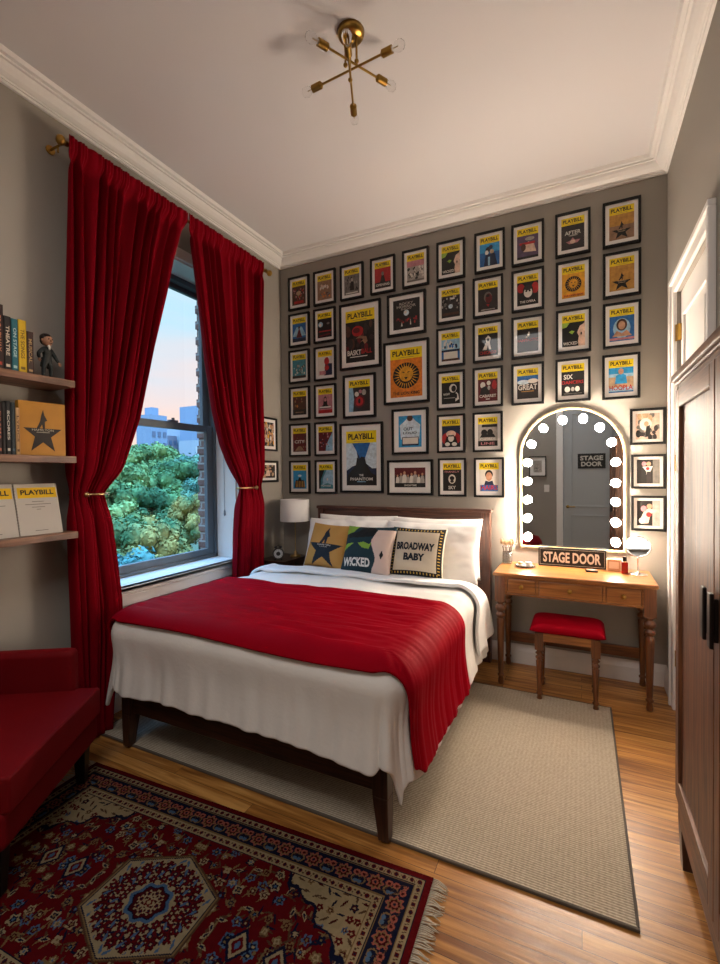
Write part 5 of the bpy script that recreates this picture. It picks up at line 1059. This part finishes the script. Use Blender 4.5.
'c7r3': ('k', [('p', [(.22, .28), (.42, .6), (.38, .8), (.52, .92), (.66, .78), (.6, .6), (.66, .28), (.56, .28), (.5, .5), (.44, .28)], 'w'), ('e', .51, .72, .07, .07, 'k'), T('CHICAGO', .5, .15, .84, .14, 'r')], 'framed black theatre poster with a white dancing figure above red letters'),
'c7r4': ('dr', [('e', .25, .74, .13, .14, 'w'), ('e', .55, .82, .1, .1, 'w'), ('e', .84, .72, .12, .2, 'r'), ('p', [(.1, .3), (.15, .6), (.4, .7), (.6, .5), (.6, .3)], 'k'), ('e', .56, .6, .07, .1, 'lgy'), T('CABARET', .5, .24, .86, .13, 'w'), ('r', .4, .08, .6, .12, 'w')], 'framed dark red theatre poster with two white faces and white lettering'),
'c7r5': ('lgy', [('r', .2, .86, .98, .98, 'k'), ('e', .32, .62, .16, .14, 'k'), ('e', .62, .62, .15, .15, 'k'), ('p', [(.1, .4), (.9, .4), (.8, .55), (.2, .55)], 'k'), T('CHORUS', .5, .32, .8, .1, 'w'), ('r', 0, 0, 1, .24, 'k'), T('LINE', .5, .12, .7, .12, 'pk')], 'framed grey theatre poster with two black silhouettes, beside the arched mirror top'),
'c7r6': ('w', [('e', .5, .78, .2, .2, 'k'), ('e', .5, .68, .16, .2, 'sk'), ('p', [(.25, .3), (.75, .3), (.68, .5), (.5, .45), (.32, .5)], 'nb'), ('r', .05, .02, .95, .3, 'b'), T('HAIRS', .5, .18, .84, .22, 'r')], 'framed white theatre poster with a dark-haired face and red block letters'),
'c8r1': ('pu', [('e', .6, .84, .22, .08, 'lgy'), ('p', [(.3, .3), (.35, .65), (.55, .72), (.8, .6), (.9, .25)], 'bl'), ('r', .12, .6, .85, .7, 'r'), ('e', .3, .5, .12, .16, 'br'), ('r', 0, 0, 1, .1, 'k')], 'framed purple-grey theatre poster with a cream swirling costume'),
'c8r2': ('k', [('e', .18, .75, .18, .2, 'r'), ('e', .85, .7, .18, .24, 'r'), ('e', .52, .62, .24, .28, 'k'), ('e', .52, .54, .2, .22, 'w'), ('e', .52, .74, .18, .12, 'dk'), ('e', .44, .6, .05, .04, 'k'), ('e', .60, .6, .05, .04, 'k'), T('THE OPERA', .5, .15, .74, .1, 'w')], 'framed black and red theatre poster with a white masked face'),
'c8r3': ('k', [('p', [(.48, .7), (.56, .88), (.6, .78), (.57, .66)], 'w'), ('p', [(.38, .64), (.6, .68), (.5, .62)], 'lgy'), T('FANTASTIC', .5, .50, .96, .12, 'r')], 'framed black theatre poster with one red word and a tiny white figure'),
'c8r4': ('dk', [('r', 0, .72, 1, 1, 'b'), ('e', .3, .72, .3, .1, 'pb'), ('e', .75, .75, .25, .1, 'w'), T('GREAT', .5, .50, .9, .24, 'w'), ('r', .2, .30, .8, .33, 'go')], 'framed theatre poster of big white letters under a blue sky'),
'c9r1': ('dk', [T('AFTER', .5, .68, .7, .16, 'w'), ('e', .52, .56, .2, .03, 'lgy'), ('p', [(.2, .32), (.4, .36), (.5, .48), (.6, .36), (.84, .36), (.7, .24), (.35, .22)], 'pk'), ('e', .5, .3, .12, .08, 'bl')], 'framed charcoal theatre poster with chalky lettering over a lotus shape'),
'c9r2': ('am', SUN + [('r', .05, .04, .95, .15, 'o'), T('THE LION KING', .5, .09, .84, .06, 'k')], 'small framed amber theatre poster with a black rayed sun shape'),
'c9r3': ('k', GREENART, 'framed green and black theatre poster, third down above the vanity mirror'),
'c9r4': ('k', [T('SIX', .3, .78, .4, .2, 'w'), T('DANCERS', .5, .55, .94, .14, 'r'), ('e', .26, .26, .12, .12, 'w'), ('e', .5, .26, .08, .09, 'lgy'), ('e', .7, .26, .1, .11, 'w'), ('r', .1, .06, .9, .1, 'gy')], 'framed black theatre poster with white and red lettering just above the arched mirror'),
'c10r1': ('lbr', [('r', 0, .55, 1, 1, 'go')] + GOLDSTAR, 'framed gold theatre poster with a dark star, topmost in the corner column'),
'c10r2': ('go', GOLDSTAR, 'framed gold theatre poster with a dark star, second down in the corner column'),
'c10r3': ('b', [('e', .5, .5, .35, .4, 'lb'), ('e', .5, .64, .22, .24, 'br'), ('e', .5, .62, .14, .17, 'sk'), ('p', [(.12, .18), (.3, .42), (.5, .3), (.7, .42), (.9, .18)], 'sk'), ('r', 0, .0, 1, .13, 'pk'), ('r', 0, 0, 1, .04, 'b')], 'framed blue theatre poster of a long-haired figure resting on folded arms'),
'c10r4': ('lb', [('r', 0, .2, 1, .62, 'tn'), ('r', 0, .75, 1, 1, 'cy'), ('p', [(.25, .35), (.3, .68), (.45, .74), (.58, .74), (.7, .68), (.75, .35)], 'cy'), ('e', .5, .84, .11, .12, 'sk'), T('HOOPLA', .5, .19, .94, .2, 'r'), ('r', 0, 0, 1, .05, 'b')], 'framed beach-toned theatre poster with a figure in bright blue, lowest of the corner column'),
}
def frame_thing(loc, rz, w, h, key_art, label, band=True, border=.16, square_border=None, grp='framed posters on the walls', bw=None):
    bg, shp = key_art
    o = thing('framed_poster' if band else 'framed_photo', label, 'picture frame', loc, rz, grp); F = .0165 if w < .3 else .02
    m_ = MB(); D0, D1 = -.028, -.001
    for b in [(-w / 2, -w / 2 + F, -h / 2, h / 2), (w / 2 - F, w / 2, -h / 2, h / 2), (-w / 2 + F, w / 2 - F, -h / 2, -h / 2 + F), (-w / 2 + F, w / 2 - F, h / 2 - F, h / 2)]: m_.box(b[0], b[1], D0, D1, b[2], b[3], BLACK)
    m_.build('frame', o, bevel=.002)
    m_ = MB(); m_.box(-w / 2 + F - .001, w / 2 - F + .001, -.014, -.008, -h / 2 + F - .001, h / 2 - F + .001, MATB); m_.build('mat_board', o)
    if square_border: bx = square_border; px0, px1, pz0, pz1 = -w / 2 + bx, w / 2 - bx, -h / 2 + bx, h / 2 - bx
    elif h > .5: px0, px1 = -w * .35, w * .35; pz0, pz1 = -h / 2 + h * .105, h / 2 - h * .115
    else: px0, px1 = -w * .325, w * .325; pz0, pz1 = -h / 2 + h * .145, h / 2 - h * .13
    m_ = MB(); pw, ph = px1 - px0, pz1 - pz0; m_.box(px0, px1, -.0146, -.0141, pz0, pz1, pcol(bg))
    ah = ph
    if band:
        bh = ph * (.235 if h < .4 else .22); ah = ph - bh
        m_.box(px0, px1, -.0150, -.0146, pz1 - bh, pz1, pcol('y'))
        put_text(m_, 'PLAYBILL', lambda a, b: ((px0 + px1) / 2 + a, -.0156, pz1 - bh * .46 + b), pw * .86, bh * .5, pcol('k'), .03)
        m_.box(px0 + pw * .25, px1 - pw * .25, -.0153, -.0150, pz1 - bh * .88, pz1 - bh * .84, pcol('lbr'))
    cl_ = lambda v: min(1, max(0, v))
    def Q(a, b): return px0 + cl_(a) * pw, pz0 + cl_(b) * ah
    for k, s in enumerate(shp):
        y = -.0149 - k * .00006
        if s[0] == 'r': pts = [Q(s[1], s[2]), Q(s[3], s[2]), Q(s[3], s[4]), Q(s[1], s[4])]
        elif s[0] == 'e': pts = [Q(s[1] + s[3] * math.cos(2 * PI * q / 18), s[2] + s[4] * math.sin(2 * PI * q / 18)) for q in range(18)]
        elif s[0] == 'p': pts = [Q(a, b) for a, b in s[1]]
        elif s[0] == 't':
            cx, cz = Q(s[2], s[3]); put_text(m_, s[1], lambda a, b: (cx + a, y - .0004, cz + b), s[4] * pw, s[5] * ah, pcol(s[6]), .02); continue
        m_.add([(a, y, b) for a, b in pts], [tuple(range(len(pts)))], pcol(s[-1]))
    m_.build('print', o, recalc=False)
    return o
POS = {'c1r1': (-2.454, 3.259, 0.236, 0.319), 'c1r2': (-2.455, 2.903, 0.236, 0.319), 'c1r3': (-2.46, 2.551, 0.236, 0.319), 'c1r4': (-2.461, 2.196, 0.236, 0.319), 'c1r5': (-2.465, 1.838, 0.236, 0.319), 'c1r6': (-2.469, 1.478, 0.236, 0.319), 'c2r1': (-2.167, 3.258, 0.236, 0.319), 'c2r2': (-2.171, 2.905, 0.236, 0.319), 'c2r3': (-2.171, 2.548, 0.236, 0.319), 'c2r4': (-2.173, 2.193, 0.236, 0.319), 'c2r5': (-2.175, 1.837, 0.236, 0.319), 'c2r6': (-2.175, 1.479, 0.236, 0.319), 'c3r1': (-1.88, 3.256, 0.236, 0.319), 'baskt': (-1.802, 2.759, 0.415, 0.601), 'charlie': (-1.815, 2.212, 0.33, 0.396), 'phantom': (-1.802, 1.649, 0.434, 0.636), 'c4r1': (-1.574, 3.256, 0.236, 0.319), 'c5r1': (-1.27, 3.257, 0.236, 0.319), 'rocky': (-1.356, 2.88, 0.353, 0.364), 'lion': (-1.363, 2.38, 0.416, 0.542), 'letter': (-1.332, 1.866, 0.333, 0.396), 'nypd': (-1.337, 1.467, 0.418, 0.306), 'c6r1': (-0.965, 3.259, 0.236, 0.319), 'c6r2': (-0.968, 2.903, 0.236, 0.319), 'c6r3': (-0.971, 2.545, 0.236, 0.319), 'c6r4': (-0.972, 2.189, 0.236, 0.319), 'c6r5': (-0.972, 1.83, 0.236, 0.319), 'c6r6': (-0.966, 1.466, 0.236, 0.319), 'c7r1': (-0.652, 3.26, 0.236, 0.319), 'c7r2': (-0.667, 2.905, 0.236, 0.319), 'c7r3': (-0.669, 2.548, 0.236, 0.319), 'c7r4': (-0.672, 2.187, 0.236, 0.319), 'c7r5': (-0.674, 1.828, 0.236, 0.319), 'c7r6': (-0.666, 1.463, 0.236, 0.319), 'c8r1': (-0.367, 3.257, 0.236, 0.319), 'c8r2': (-0.368, 2.902, 0.236, 0.319), 'c8r3': (-0.369, 2.544, 0.236, 0.319), 'c8r4': (-0.371, 2.184, 0.236, 0.319), 'c9r1': (-0.053, 3.259, 0.236, 0.319), 'c9r2': (-0.05, 2.903, 0.236, 0.319), 'c9r3': (-0.05, 2.544, 0.236, 0.319), 'c9r4': (-0.055, 2.182, 0.236, 0.319), 'c10r1': (0.26, 3.259, 0.236, 0.319), 'c10r2': (0.261, 2.899, 0.236, 0.319), 'c10r3': (0.261, 2.542, 0.236, 0.319), 'c10r4': (0.256, 2.177, 0.236, 0.319), 'p1': (0.417, 1.813, 0.214, 0.252), 'p2': (0.421, 1.498, 0.208, 0.24), 'p3': (0.422, 1.206, 0.208, 0.247)}
for k, (x, z, w, h) in POS.items():
    if k not in A: continue
    bg, shp, lab = A[k]
    if k == 'rocky' : frame_thing((x, YB, z), 0, w, h, (bg, shp), lab, band=False, square_border=.055)
    elif k == 'letter': frame_thing((x, YB, z), 0, w, h, (bg, shp), lab, band=False, square_border=.062)
    elif k == 'nypd': frame_thing((x, YB, z), 0, w, h, (bg, shp), lab, band=False, square_border=.068)
    else: frame_thing((x, YB, z), 0, w, h, (bg, shp), lab)
photoA = ('bl', crowd(21, 22, ['k', 'gy', 'tn', 'dk'], .05, .05, .95, .95, .06, .14) + [('e', .42, .58, .26, .24, 'w'), ('p', [(.4, .1), (.62, .1), (.6, .55), (.45, .5)], 'k'), ('e', .45, .6, .1, .1, 'tn')])
photoB = ('k', [('r', .7, 0, 1, 1, 'gy'), ('e', .32, .82, .1, .09, 'pk'), ('e', .52, .82, .1, .09, 'sk'), ('p', [(.25, .7), (.7, .72), (.6, .5), (.56, .05), (.46, .05), (.42, .5)], 'w'), ('p', [(.44, .5), (.62, .5), (.66, .02), (.42, .02)], 'dk'), ('e', .48, .62, .08, .07, 'r')])
photoC = ('k', [('r', .68, 0, 1, 1, 'lgy'), ('p', [(.12, .2), (.3, .55), (.5, .7), (.9, .62), (.6, .48), (.5, .1), (.2, .08)], 'bl'), ('e', .3, .68, .13, .12, 'pk'), ('e', .55, .78, .12, .1, 'sk'), ('e', .22, .2, .14, .12, 'w'), ('e', .52, .45, .12, .1, 'r')])
for k, art, lab in (('p1', photoA, 'small framed black and cream dance photo, topmost beside the arched mirror'), ('p2', photoB, 'small framed photo of a performer with raised arms, middle beside the mirror'), ('p3', photoC, 'small framed photo of tumbling dancers, lowest beside the mirror')):
    x, z, w, h = POS[k]; frame_thing((x, YB, z), 0, w, h, art, lab, band=False, square_border=.036, grp='small photos beside the mirror')
collA = ('k', crowd(31, 60, ['w', 'tn', 'gy', 'sk', 'am'], .03, .03, .97, .97, .04, .09)); collB = ('k', crowd(32, 40, ['tn', 'gy', 'sk', 'br'], .03, .03, .97, .97, .05, .1) + person(.5, .15, .9, 'bl'))
frame_thing((XL, 3.52, 1.888), PI / 2, .25, .315, collA, 'framed photo collage on the window wall beside the curtain', band=False, square_border=.045, grp='photos beside the curtain')
frame_thing((XL, 3.50, 1.535), PI / 2, .31, .205, collB, 'smaller framed photo lower on the window wall beside the curtain', band=False, square_border=.042, grp='photos beside the curtain')
frame_thing((-.66, YR, 1.60), PI, .27, .34, ('lgy', crowd(40, 14, ['k', 'gy', 'w'], .1, .1, .9, .6)), 'black-framed grey photo seen only in the vanity mirror', band=False, square_border=.07, grp=None)
